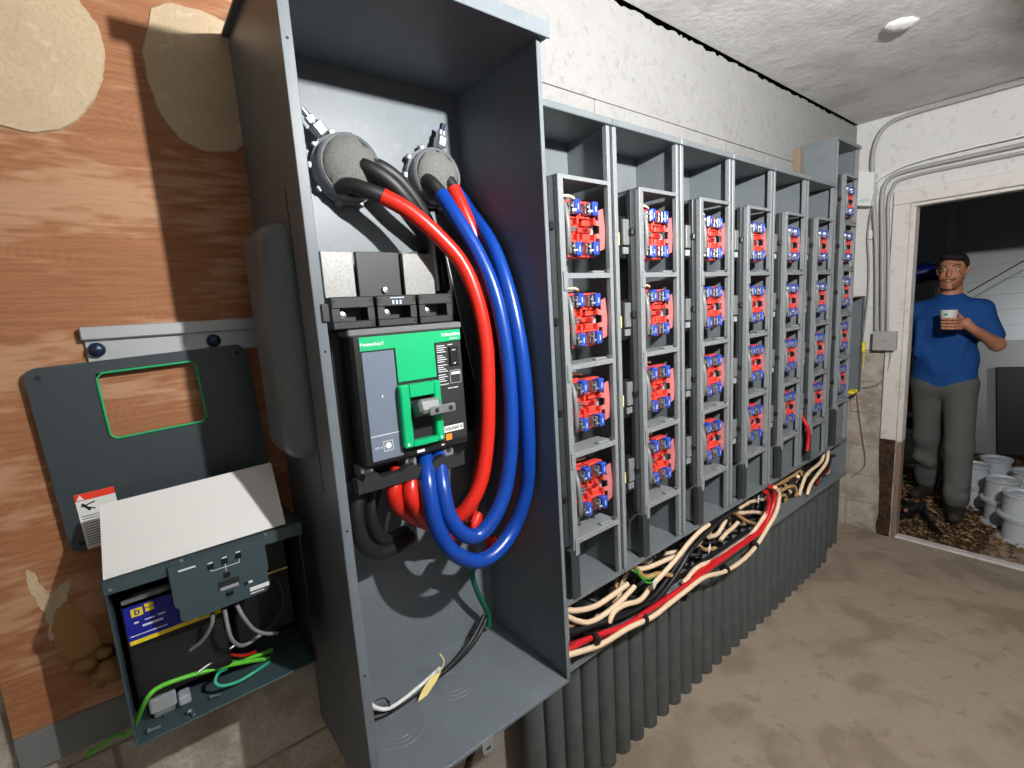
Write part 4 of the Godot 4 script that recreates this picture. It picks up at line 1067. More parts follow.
	var spots := [[0.035, 0.1495, 0.4, "standing on its head, nearest the turquoise loop"], [0.0, 0.163, 1.2, "lying in the middle of the control box floor"], [-0.028, 0.13, 2.0, "lying behind the other two on the control box floor"], [-0.055, 0.162, 0.2, "lying nearest the left wall of the control box"]]
	for q in spots:
		var sc := thing("loose_screw", "small bright screw " + q[3], "screw", "loose screws in the control box", Vector3(q[0], y0 + 0.0075, q[1]))
		var dir := Vector3(cos(q[2]), 0, sin(q[2]))
		part(sc, "shank", Geo.new().tube([Vector3.ZERO, dir * 0.014], 0.0022, 8, 1), mats.steel)
		part(sc, "head", Geo.new().tube([-dir * 0.003, dir * 0.0005], 0.0044, 10, 1), mats.steel)

# ------------------------------------------------------------------ the metering row
const ROW_Z := 0.183
const ROW_Z0 := 0.012
const ROW_Y0 := 0.75
const ROW_Y1 := 2.078
var socket_proto: MeshInstance3D
var plug_proto: MeshInstance3D

func make_socket() -> MeshInstance3D:
	var facing := Basis(Vector3.RIGHT, Vector3(0, 0, 1), Vector3(0, -1, 0))
	var g := Geo.new()
	g.span(-0.066, 0.0, -0.074, 0.074, 0.0, 0.012, 0.002).span(0.003, 0.06, -0.074, 0.07, 0.0, 0.012, 0.002)
	for sx in [-1.0, 1.0]:
		var c: float = sx * 0.032 - 0.001
		for sy in [-1.0, 1.0]:
			# walls round each jaw pocket
			g.span(c - 0.028, c + 0.028, sy * 0.069 - 0.003, sy * 0.069 + 0.003, 0.01, 0.034, 0.001)
			g.span(c - 0.028, c + 0.028, sy * 0.03 - 0.003, sy * 0.03 + 0.003, 0.01, 0.036, 0.001)
			g.span(c - 0.028, c - 0.023, min(sy * 0.03, sy * 0.069), max(sy * 0.03, sy * 0.069), 0.01, 0.036, 0.001)
			g.span(c + 0.02, c + 0.027, min(sy * 0.012, sy * 0.069), max(sy * 0.012, sy * 0.069), 0.01, 0.042, 0.001)
			g.span(c - 0.012, c + 0.018, min(sy * 0.01, sy * 0.027), max(sy * 0.01, sy * 0.027), 0.01, 0.03, 0.002)
		g.span(c - 0.024, c + 0.026, -0.0065, 0.0065, 0.01, 0.026, 0.002)
	var o := MeshInstance3D.new()
	o.name = "meter_socket"
	o.mesh = g.mesh(mats.socket_red)
	var jaw := Geo.new().span(-0.011, -0.007, -0.013, 0.013, 0.012, 0.05, 0.001).span(-0.002, 0.002, -0.015, 0.015, 0.012, 0.056, 0.001).span(0.007, 0.01, -0.012, 0.012, 0.012, 0.05, 0.001)
	jaw.box(Vector3(-0.004, 0.004, 0.05), Vector3(0.014, 0.005, 0.01), 0.001, Basis(Vector3(0, 1, 0), 0.5)).box(Vector3(0.003, -0.006, 0.053), Vector3(0.012, 0.005, 0.008), 0.001, Basis(Vector3(0, 1, 0), -0.5)).span(-0.012, 0.012, -0.006, 0.006, 0.03, 0.036)
	var jm := jaw.mesh(mats.steel)
	var cap := Geo.new().span(-0.0105, 0.0105, -0.018, 0.018, 0.012, 0.056, 0.003)
	var cm := cap.mesh(mats.cap_blue)
	var pm := Geo.new().span(-0.0022, 0.001, -0.008, 0.006, 0.0557, 0.0564).mesh(mats.pale_mark)  # small pale mark on each blue cap
	for q in [[-0.036, 0.05], [0.022, 0.05], [-0.036, -0.05], [0.022, -0.05]]:
		share(o, "jaw", jm, Vector3(q[0], q[1], 0))
	for q in [[-0.019, 0.054], [0.046, 0.052], [-0.019, -0.052], [0.046, -0.05]]:
		share(o, "jaw_cap", cm, Vector3(q[0], q[1], 0))
		share(o, "pale_mark", pm, Vector3(q[0], q[1], 0))
	share(o, "centre_clip", Geo.new().span(-0.044, -0.004, 0.002, 0.007, 0.026, 0.036, 0.001).span(-0.044, -0.018, -0.006, 0.0, 0.026, 0.042, 0.001).mesh(mats.steel))
	share(o, "key_hole", Geo.new().span(0.02, 0.046, -0.004, 0.004, 0.025, 0.0275, 0.001).span(0.03, 0.038, -0.008, 0.008, 0.025, 0.0275, 0.001).mesh(mats.maroon))
	share(o, "strap", Geo.new().tube([Vector3(-0.052, 0.066, 0.03), Vector3(-0.062, 0.045, 0.052), Vector3(-0.064, 0.0, 0.06), Vector3(-0.06, -0.045, 0.054), Vector3(-0.048, -0.066, 0.032)], 0.008, 6, 4).mesh(mats.strap_grey))
	share(o, "bracket", Geo.new().span(0.056, 0.07, 0.016, 0.026, 0.03, 0.036, 0.001).span(0.056, 0.07, -0.026, -0.016, 0.03, 0.036, 0.001).span(0.056, 0.066, -0.03, 0.03, 0.016, 0.024, 0.001).mesh(mats.clear_plastic))
	var lever := poly([[0.056, 0.022], [0.068, 0.024], [0.066, 0.05], [0.086, 0.056], [0.092, 0.0], [0.088, -0.05], [0.07, -0.056], [0.07, -0.024], [0.056, -0.022], [0.056, -0.011], [0.07, -0.01], [0.07, 0.01], [0.056, 0.011]])
	share(o, "bypass_lever", Geo.new().prism(lever, 0.04, 0.044).mesh(mats.pink_plastic))
	for q in [[0.062, 0.03], [0.062, -0.03]]:
		share(o, "terminal_screw", Geo.new().lathe([Vector2(0, 0.006), Vector2(0.005, 0.005), Vector2(0.0065, 0)], Transform3D(facing, Vector3(q[0], q[1], 0.024)), 8).mesh(mats.steel))
	share(o, "feed_lead", Geo.new().tube([Vector3(-0.04, 0.085, -0.01), Vector3(-0.02, 0.088, 0.012), Vector3(0.01, 0.084, 0.01), Vector3(0.03, 0.078, -0.01)], 0.004, 6, 4).mesh(mats.cream))
	share(o, "standoff", Geo.new().span(-0.05, 0.04, -0.06, 0.06, -0.08, 0.0).mesh(mats.charcoal))
	return o

func make_plug() -> MeshInstance3D:
	# the black moulded-case breaker beside each meter
	var o := MeshInstance3D.new()
	o.name = "branch_breaker"
	o.mesh = Geo.new().span(-0.03, 0.03, -0.07, 0.055, -0.1, 0.0, 0.003).mesh(mats.black_plastic)
	share(o, "breaker_face", Geo.new().span(0.008, 0.034, -0.03, 0.045, -0.002, 0.008, 0.002).mesh(mats.strap_grey))
	share(o, "toggle", Geo.new().span(0.028, 0.044, -0.004, 0.018, 0.006, 0.024, 0.004).mesh(mats.black_plastic))
	share(o, "rating_label", Geo.new().span(-0.028, -0.004, -0.03, 0.006, -0.0005, 0.0012).mesh(mats.label_yellow))
	share(o, "side_label", Geo.new().span(-0.0308, -0.0298, -0.025, 0.01, -0.045, -0.012).mesh(mats.label_yellow))
	for k in 3:
		share(o, "prong", Geo.new().span(0.009 + k * 0.009, 0.0125 + k * 0.009, -0.056, -0.036, -0.002, 0.006, 0.001).mesh(mats.aluminium))
	share(o, "upper_lug", Geo.new().span(-0.01, 0.012, 0.055, 0.082, -0.06, -0.03, 0.003).mesh(mats.copper))
	share(o, "lug_bolt", Geo.new().tube([Vector3(0.002, 0.07, -0.03), Vector3(0.002, 0.07, -0.018)], 0.006, 8, 1).mesh(mats.steel))
	return o

func metering_section(x0: float, w: float, y1: float, tops: Array, label: String, first := false) -> void:
	var t := thing("metering_section", label, "meter panel", "metering sections in the row")
	var x1 := x0 + w
	var S: Material = mats.section_paint
	var gv: Material = mats.galvanised
	part(t, "back_panel", Geo.new().span(x0 + 0.002, x1 - 0.002, ROW_Y0, y1, ROW_Z0, ROW_Z0 + 0.003), S)
	part(t, "side_panel", Geo.new().span(x0 + 0.002, x0 + 0.005, ROW_Y0 + 0.003, y1, ROW_Z0 + 0.003, ROW_Z - 0.005), S)
	part(t, "side_panel", Geo.new().span(x1 - 0.005, x1 - 0.002, ROW_Y0 + 0.003, y1, ROW_Z0 + 0.003, ROW_Z - 0.025), S)
	part(t, "bottom_panel", Geo.new().span(x0 + 0.002, x1 - 0.002, ROW_Y0, ROW_Y0 + 0.003, ROW_Z0, ROW_Z), S)
	part(t, "top_cover", Geo.new().span(x0 + 0.001, x1 - 0.001, y1, y1 + 0.018, ROW_Z0, ROW_Z + 0.006, 0.002), S)
	part(t, "front_flange", Geo.new().span(x0 + 0.003, x0 + 0.019, ROW_Y0 + 0.013, y1 - 0.001, ROW_Z - 0.004, ROW_Z, 0.001), gv)
	part(t, "front_flange", Geo.new().span(x1 - 0.0215, x1 - 0.0095, ROW_Y0 + 0.013, y1 - 0.002, ROW_Z - 0.004, ROW_Z, 0.001).span(x1 - 0.0235, x1 - 0.0218, ROW_Y0, y1 - 0.002, ROW_Z - 0.014, ROW_Z - 0.0005), gv)
	part(t, "bottom_flange", Geo.new().span(x0 + 0.002, x1 - 0.002, ROW_Y0 - 0.002, ROW_Y0 + 0.012, ROW_Z - 0.003, ROW_Z + 0.001), S)
	var top: float = tops[0]
	var low: float = tops[-1]
	var mx := x0 + 0.112
	var rx := x1 - 0.024
	part(t, "centre_post", Geo.new().span(mx, mx + 0.02, low - 0.03, top, ROW_Z - 0.012, ROW_Z + 0.004, 0.001), gv)
	part(t, "post_foot", Geo.new().span(mx - 0.01, mx + 0.024, ROW_Y0 + 0.004, low - 0.03, ROW_Z - 0.02, ROW_Z + 0.002, 0.002), mats.dark_steel)
	part(t, "divider_wall", Geo.new().span(mx + 0.002, mx + 0.005, ROW_Y0 + 0.01, top, ROW_Z0 + 0.004, ROW_Z - 0.012), S)
	part(t, "divider_channel", Geo.new().span(mx - 0.018, mx + 0.002, low - 0.02, top - 0.004, ROW_Z - 0.03, ROW_Z - 0.014, 0.001), mats.dark_steel)
	var tp := part(t, "meter_bay_top", Geo.new().span(mx, rx, top - 0.004, top, ROW_Z0 + 0.004, ROW_Z), S)
	part(tp, "edge_strip", Geo.new().span(mx + 0.014, rx, top - 0.01, top + 0.001, ROW_Z, ROW_Z + 0.003, 0.001), gv)
	part(t, "bus_cover", Geo.new().span(mx + 0.075, mx + 0.1, low + 0.004, top - 0.01, ROW_Z0 + 0.004, ROW_Z0 + 0.03), mats.black_plastic)
	part(t, "bus_bar", Geo.new().span(mx + 0.03, mx + 0.055, low + 0.004, top - 0.01, ROW_Z0 + 0.004, ROW_Z0 + 0.018), mats.aluminium)
	part(t, "riser_bus", Geo.new().span(x0 + 0.03, x0 + 0.062, low + 0.004, top - 0.01, ROW_Z0 + 0.004, ROW_Z0 + 0.025), mats.charcoal)
	part(t, "riser_bus", Geo.new().span(x0 + 0.074, x0 + 0.094, low + 0.004, top - 0.01, ROW_Z0 + 0.004, ROW_Z0 + 0.025), mats.charcoal)
	for i in tops.size() - 1:
		var a: float = tops[i]
		var b: float = tops[i + 1]
		var sh := part(t, "cross_shelf", Geo.new().span(mx + 0.01, rx, b - 0.003, b, ROW_Z - 0.07, ROW_Z + 0.002, 0.001).span(mx + 0.014, rx, b - 0.014, b, ROW_Z + 0.0021, ROW_Z + 0.005, 0.001), gv)
		part(sh, "shelf_catch", Geo.new().span(rx - 0.07, rx - 0.022, b, b + 0.007, ROW_Z - 0.02, ROW_Z - 0.002, 0.002), gv)
		part(sh, "shelf_hook", Geo.new().span(mx + 0.004, mx + 0.02, b - 0.045, b + 0.004, ROW_Z + 0.0042, ROW_Z + 0.008, 0.001), gv)
		part(sh, "shelf_screw", Geo.new().tube([Vector3(rx - 0.01, b + 0.006, ROW_Z - 0.01), Vector3(rx - 0.01, b + 0.006, ROW_Z + 0.002)], 0.005, 8, 1), mats.steel)
		var s := socket_proto.duplicate()
		s.name = "meter_socket"
		t.add_child(s, true)
		s.position = Vector3(mx + 0.098, (a + b) / 2 - 0.004 + rng.randf_range(-0.003, 0.003), ROW_Z - 0.056)
		s.scale = Vector3(1.05, 1.03, 1.0)
		s.rotation = Vector3(rng.randf_range(-0.01, 0.01), rng.randf_range(-0.02, 0.02), rng.randf_range(-0.015, 0.015))
		var p := plug_proto.duplicate()
		p.name = "branch_breaker"
		t.add_child(p, true)
		p.position = Vector3(x0 + 0.062, (a + b) / 2 - 0.01, ROW_Z - 0.03)
	# leads hanging below the last branch breaker
	for k in 3:
		var x := x0 + 0.04 + k * 0.018
		part(t, "breaker_lead", Geo.new().tube([Vector3(x, low + 0.05, 0.1), Vector3(x - 0.006, low - 0.02, 0.14), Vector3(x + 0.004 * k, low - 0.09, 0.13), Vector3(x + 0.01, ROW_Y0 + 0.03, 0.09)], 0.006, 7, 5), mats.black_cable)
	for k in 3:
		part(t, "wire_scrap", Geo.new().box(Vector3(mx + 0.035 + k * 0.012, ROW_Y0 + 0.005, 0.13 + 0.012 * (k % 2)), Vector3(0.02, 0.003, 0.003), 0.0, Basis(Vector3.UP, 0.7 * k)), mats.greenwire if k == 0 else mats.charcoal)

func metering_row() -> void:
	socket_proto = make_socket()
	plug_proto = make_plug()
	var words := ["first grey metering section, half hidden beside the tall cabinet", "second grey metering section from the tall cabinet, four red sockets", "third grey metering section from the tall cabinet, four red sockets", "fourth grey metering section from the tall cabinet, four red sockets", "fifth grey metering section from the tall cabinet, four red sockets", "sixth grey metering section, next to the taller end one"]
	var tops := [1.928, 1.681, 1.437, 1.19, 0.937]
	for i in 6:
		metering_section(0.803 + 0.3335 * i, 0.3335, ROW_Y1, tops, words[i], i == 0)
	metering_section(2.806, 0.32, 2.298, [2.158, 1.925, 1.695, 1.462, 1.228, 0.99], "taller end metering section with five red sockets near the door")
	socket_proto.free()
	plug_proto.free()
	one("conduit_nipple", "short white ring of conduit inside the top of the end section", "conduit", Geo.new().lathe([Vector2(0.03, 0), Vector2(0.03, 0.02), Vector2(0.022, 0.02), Vector2(0.022, 0)], Transform3D(Basis(Vector3(0, 1, 0), Vector3(1, 0, 0), Vector3(0, 0, -1)), Vector3(2.812, 2.215, 0.12)), 24), mats.white_plastic)
	one("wall_batten", "pinkish wooden batten behind the taller end section", "batten", Geo.new().span(2.77, 2.8, 2.1, 2.3, 0.0, 0.03, 0.002), mats.wood_batten)
	one("red_tag_ribbon", "red ribbon hanging from the sixth metering section", "ribbon", Geo.new().tube([Vector3(2.53, 1.0, 0.16), Vector3(2.536, 0.94, 0.19), Vector3(2.55, 0.88, 0.192), Vector3(2.538, 0.82, 0.192)], 0.009, 8, 5), mats.red)

# ------------------------------------------------------------------ wireway and its wires
func wireway() -> void:
	var t := thing("wireway", "long open grey wireway full of cables under the metering sections", "wireway")
	part(t, "tray_floor", Geo.new().span(0.75, 3.126, 0.545, 0.549, 0.012, ROW_Z, 0.001), mats.section_paint)
	part(t, "front_lip", Geo.new().span(0.75, 3.126, 0.541, 0.562, ROW_Z, ROW_Z + 0.004, 0.001), mats.section_paint)
	part(t, "tray_back", Geo.new().span(0.75, 3.126, 0.549, 0.748, 0.008, 0.011), mats.section_paint)
	part(t, "end_panel", Geo.new().span(3.122, 3.126, 0.549, 0.748, 0.012, ROW_Z), mats.section_paint)
	part(t, "end_panel", Geo.new().span(0.75, 0.754, 0.549, 0.748, 0.012, ROW_Z), mats.section_paint)
	part(t, "upright", Geo.new().span(0.87, 0.886, 0.549, 0.748, ROW_Z - 0.004, ROW_Z, 0.001), mats.galvanised)
	var words := [
		"long red cable tied along the front lip of the wireway", "long cream cable tied along the front lip, lowest of the bundle",
		"dark red cable under the tied bundle near the tall cabinet", "red cable joining the tied bundle below the third section",
		"cream cable joining the tied bundle below the third section", "long black cable sweeping down from the fourth section, frontmost",
		"long black cable sweeping down from the fourth section, rear one", "black cable low in the wireway behind the tied bundle",
		"cream cable at the tall cabinet end, topmost of three", "cream cable at the tall cabinet end, middle of three",
		"tan cable at the tall cabinet end, lowest of three", "long cream cable curving up to the third section's edge",
		"cream cable just below the second section's bottom edge", "tan cable kinked under the green wires",
		"short cream cable rising to the third section", "short cream cable beside the white tag below the third section",
		"short tan cable bent below the third section", "level cream cable below the fourth section",
		"tan cable slanting down below the fourth section", "cream cable running under the fourth section to the red bend",
		"tan cable rising to the fifth section's corner", "tan cable arching into a conduit right of the red bend",
		"small tan cable arch just right of the red bend", "black cable high at the back of the wireway, long one",
		"black cable high at the back near the tall cabinet", "white cable curving down into a conduit at the end section, front one",
		"white cable curving down at the end section, rear one", "dark red cable among the white ones at the end section",
		"black cable between the white ones at the end section", "black cable right of the white ones at the end section",
		"tan cable under the fifth section's right corner", "thin green wire curl below the second section, front one", "thin green wire curl below the second section, rear one"]
	for i in TROUGH_WIRES.size():
		var w = TROUGH_WIRES[i]
		var r := 0.0035 if w[0] == "greenwire" else 0.0085
		var p := pts(w[1])
		for k in p.size():
			p[k].y = min(p[k].y, 0.735 if p[k].z < ROW_Z + 0.012 else 0.75)
			if p[k].z < ROW_Z + 0.016:
				p[k].y = max(p[k].y, 0.549 + r + (0.012 if p[k].z > ROW_Z - 0.012 else 0.0))
		one("wireway_cable", words[i], "cable", Geo.new().tube(p, r, 10, 5), mats[w[0]], "cables in the wireway")
	# filler: short black leads dropping into the conduits
	for i in 26:
		var x := 0.93 + 0.0805 * i
		var h := rng.randf_range(0.05, 0.12)
		var s := rng.randf_range(-0.09, 0.09)
		one("dropping_lead", "black lead dropping into the conduit, %s from the tall cabinet" % ordinal(i + 2), "cable", Geo.new().tube([Vector3(x + s * 1.6, 0.735, 0.06), Vector3(x + s, 0.56 + h, 0.08), Vector3(x + s * 0.3, 0.575, 0.09), Vector3(x - 0.025, 0.53, 0.09)], 0.008, 8, 5), mats.black_cable if i % 4 != 3 else mats.tan, "leads dropping into the conduits")
	for i in 12:
		var x := 0.9 + i * 0.17
		var ln := rng.randf_range(0.35, 0.6)
		var p := []
		for k in 6:
			p.append(Vector3(x + ln * k / 5.0, rng.randf_range(0.58, 0.7) - 0.01 * absf(k - 2.5), rng.randf_range(0.05, 0.14)))
		one("tangled_cable", "%s cable tangled deep in the wireway, %s from the tall cabinet" % ["black" if i % 3 != 1 else "cream", ordinal(i + 1)], "cable", Geo.new().tube(p, 0.0085, 9, 6), mats.black_cable if i % 3 != 1 else mats.cream, "cables tangled deep in the wireway")
	var ties := [[TROUGH_WIRES[0][1], 1, "nearest the tall cabinet"], [TROUGH_WIRES[0][1], 3, "second from the tall cabinet"], [TROUGH_WIRES[0][1], 6, "third from the tall cabinet"], [TROUGH_WIRES[0][1], 8, "below the third section"], [TROUGH_WIRES[0][1], 10, "at the bend below the fourth section"]]
	for q in ties:
		var c: Array = q[0][q[1]]
		var nx: Array = q[0][q[1] + 1]
		var dir := Vector3(nx[0] - c[0], nx[1] - c[1], nx[2] - c[2]).normalized()
		var at := Vector3(c[0], c[1] - 0.004, c[2] + 0.006)
		one("cable_tie", "black tape band round the red and cream cables, " + q[2], "cable tie", Geo.new().tube([at - dir * 0.008, at + dir * 0.008], 0.0195, 12, 1), mats.black_plastic, "bands on the tied bundle")
	for q in [[1.62, 0.655, 0.2, "below the third section"], [2.03, 0.725, 0.193, "below the fourth section"], [1.275, 0.66, 0.2, "beside the green wires"]]:
		one("wire_label", "small white paper flag on the cables " + q[3], "label", Geo.new().box(Vector3(q[0], q[1], q[2]), Vector3(0.035, 0.022, 0.0015), 0.0, Basis(Vector3(0, 0, 1), 0.2) * Basis(Vector3.UP, 0.3)), mats.label_white, "paper flags in the wireway")

func ordinal(i: int) -> String:
	var w := ["first", "second", "third", "fourth", "fifth", "sixth", "seventh", "eighth", "ninth", "tenth", "eleventh", "twelfth", "thirteenth", "fourteenth", "fifteenth", "sixteenth", "seventeenth", "eighteenth", "nineteenth"]
	if i <= w.size():
		return w[i - 1]
	if i == 20: return "twentieth"
	if i < 30: return "twenty-" + w[i - 21]
	return "thirtieth"

func conduit_pipes() -> void:
	var g := Geo.new().lathe([Vector2(0, 0), Vector2(0.0355, 0), Vector2(0.0355, 0.545), Vector2(0, 0.545)], Transform3D(), 22)
	var m := g.mesh(mats.conduit_grey)
	var bm := Geo.new().lathe([Vector2(0.03, 0.552), Vector2(0.036, 0.552), Vector2(0.036, 0.564), Vector2(0.03, 0.564), Vector2(0.026, 0.556), Vector2(0.03, 0.552)], Transform3D(), 18).mesh(mats.black_plastic)
	for i in 29:
		var o := thing("conduit_pipe", "upright grey conduit below the wireway, %s from the tall cabinet" % ordinal(i + 1), "conduit", "conduits below the wireway", Vector3(0.803 + 0.0805 * i, 0, 0.09))
		share(o, "pipe", m)
		share(o, "bushing", bm)
	for i in 3:
		var o := thing("conduit_pipe", "thin grey conduit set back beyond the end section, %s one from the door" % ["third", "second", "nearest"][i], "conduit", "thin conduits beyond the end section", Vector3(3.2 + 0.075 * i, 0, 0.05))
		part(o, "pipe", Geo.new().lathe([Vector2(0, 0), Vector2(0.034, 0), Vector2(0.034, 0.56), Vector2(0, 0.56)], Transform3D(), 18), mats.conduit_grey)

# ------------------------------------------------------------------ the end wall
func end_wall_things() -> void:
	var X := END_X
	one("ceiling_conduit", "grey conduit along the top of the end wall under the ceiling", "conduit", Geo.new().tube([Vector3(X - 0.02, 1.32, 0.157), Vector3(X - 0.02, 1.8, 0.135), Vector3(X - 0.02, 2.25, 0.095), Vector3(X - 0.02, 2.42, 0.1), Vector3(X - 0.02, 2.51, 0.15), Vector3(X - 0.02, 2.54, 0.25), Vector3(X - 0.02, 2.545, 0.5), Vector3(X - 0.02, 2.545, 1.2), Vector3(X - 0.02, 2.545, 2.4)], 0.012, 10, 8), mats.pipe_paint)
	one("door_conduit", "grey conduit turning over the doorway, middle of three uprights", "conduit", Geo.new().tube([Vector3(X - 0.018, 1.32, 0.187), Vector3(X - 0.018, 1.8, 0.165), Vector3(X - 0.018, 2.1, 0.15), Vector3(X - 0.018, 2.2, 0.17), Vector3(X - 0.018, 2.235, 0.25), Vector3(X - 0.018, 2.245, 0.5), Vector3(X - 0.018, 2.25, 1.0), Vector3(X - 0.018, 2.25, 2.0)], 0.012, 10, 8), mats.pipe_paint)
	one("short_conduit", "grey conduit beside the door casing, nearest of three uprights", "conduit", Geo.new().tube([Vector3(X - 0.014, 1.32, 0.212), Vector3(X - 0.014, 1.8, 0.194), Vector3(X - 0.014, 2.06, 0.18), Vector3(X - 0.014, 2.16, 0.2), Vector3(X - 0.014, 2.2, 0.26), Vector3(X - 0.014, 2.21, 0.6), Vector3(X - 0.014, 2.21, 1.9)], 0.009, 10, 8), mats.pipe_paint)
	one("white_cable", "white cable curving from the white wall box over the doorway", "cable", Geo.new().tube([Vector3(X - 0.075, 2.2, 0.125), Vector3(X - 0.045, 2.235, 0.17), Vector3(X - 0.036, 2.27, 0.28), Vector3(X - 0.036, 2.285, 0.5), Vector3(X - 0.036, 2.29, 1.0), Vector3(X - 0.036, 2.29, 1.9)], 0.006, 8, 6), mats.white_plastic)
	var j := thing("junction_box", "square grey junction box beside the door casing", "junction box", "", Vector3(X, 1.263, 0.21))
	part(j, "box", Geo.new().box(Vector3(-0.03, 0, 0), Vector3(0.06, 0.112, 0.112), 0.003), mats.pipe_paint)
	part(j, "lid", Geo.new().box(Vector3(-0.062, 0, 0), Vector3(0.004, 0.116, 0.116), 0.001), mats.pipe_paint)
	part(j, "lid_screw", Geo.new().tube([Vector3(-0.066, 0, 0), Vector3(-0.063, 0, 0)], 0.006, 10, 1), mats.steel)
	one("thin_flex", "thin grey cable sagging from the junction box to the wall", "cable", Geo.new().tube([Vector3(X - 0.02, 1.205, 0.235), Vector3(X - 0.015, 1.08, 0.225), Vector3(X - 0.012, 1.0, 0.19), Vector3(X - 0.012, 0.96, 0.12), Vector3(X - 0.012, 0.96, 0.02)], 0.004, 6, 6), mats.greywire)
	one("side_flex", "thin grey cable running down beside the wall conduits", "cable", Geo.new().tube([Vector3(X - 0.02, 2.06, 0.1), Vector3(X - 0.016, 1.9, 0.085), Vector3(X - 0.016, 1.7, 0.1), Vector3(X - 0.016, 1.5, 0.1), Vector3(X - 0.016, 1.2, 0.08)], 0.005, 6, 6), mats.greywire)
	one("red_thin_wire", "thin red-brown wire hanging down the block wall", "wire", Geo.new().tube([Vector3(X - 0.02, 1.0, 0.06), Vector3(X - 0.015, 0.75, 0.09), Vector3(X - 0.012, 0.5, 0.13), Vector3(X - 0.012, 0.42, 0.12), Vector3(X - 0.012, 0.35, 0.06)], 0.002, 6, 6), mats.maroon)
	var r := thing("wall_box", "white plastic wall box with faint blue-green lettering", "wall box", "", Vector3(X - 0.05, 2.18, 0.082))
	var rb := Basis(Vector3.UP, 0.0)
	part(r, "case", Geo.new().prism(poly([[-0.042, -0.1], [0.026, -0.114], [0.042, -0.04], [0.04, 0.078], [-0.042, 0.108]]), -0.05, 0.03, Transform3D(Basis(Vector3(0, 0, 1), Vector3.UP, Vector3(-1, 0, 0)), Vector3.ZERO), 0.004), mats.white_plastic)
	var wp := Geo.new()
	for k in 7:
		wp.box(Vector3(-0.0306, -0.075 + 0.003 * (k % 2), -0.027 + k * 0.0075), Vector3(0.001, 0.012 + 0.006 * (k % 3), 0.004))
	part(r, "printed_mark", wp, mats.faint_teal)
	one("cable_clip", "small white clip on the wall below the white wall box", "clip", Geo.new().span(X - 0.02, X, 1.88, 1.93, 0.09, 0.11, 0.002), mats.white_plastic)
	# shallow open panel on the main wall past the end section
	var p := thing("data_panel", "shallow open grey panel between the end section and the corner", "panel")
	part(p, "back_panel", Geo.new().span(3.28, 3.56, 0.95, 1.54, 0.001, 0.006), mats.section_paint)
	part(p, "rim", Geo.new().span(3.28, 3.283, 0.95, 1.54, 0.001, 0.115).span(3.557, 3.56, 0.95, 1.54, 0.001, 0.115).span(3.28, 3.56, 0.95, 0.953, 0.001, 0.115).span(3.28, 3.56, 1.537, 1.54, 0.001, 0.115).span(3.54, 3.56, 0.95, 1.54, 0.112, 0.115), mats.section_paint)
	for y in [1.36, 1.28, 1.2]:
		part(p, "terminal", Geo.new().span(3.46, 3.5, y - 0.01, y + 0.01, 0.006, 0.06, 0.003), mats.black_plastic)
	one("yellow_connector", "yellow plastic connector hanging at the open panel's edge, upper one", "connector", Geo.new().span(3.545, 3.565, 1.2, 1.26, 0.114, 0.13, 0.003).tube([Vector3(3.555, 1.2, 0.124), Vector3(3.56, 1.15, 0.124), Vector3(3.55, 1.1, 0.124)], 0.003, 6), mats.bright_yellow, "yellow connectors")
	one("yellow_connector", "yellow plastic connector lying at the open panel's foot, lower one", "connector", Geo.new().span(3.42, 3.5, 0.9532, 0.972, 0.08, 0.118, 0.003), mats.bright_yellow, "yellow connectors")

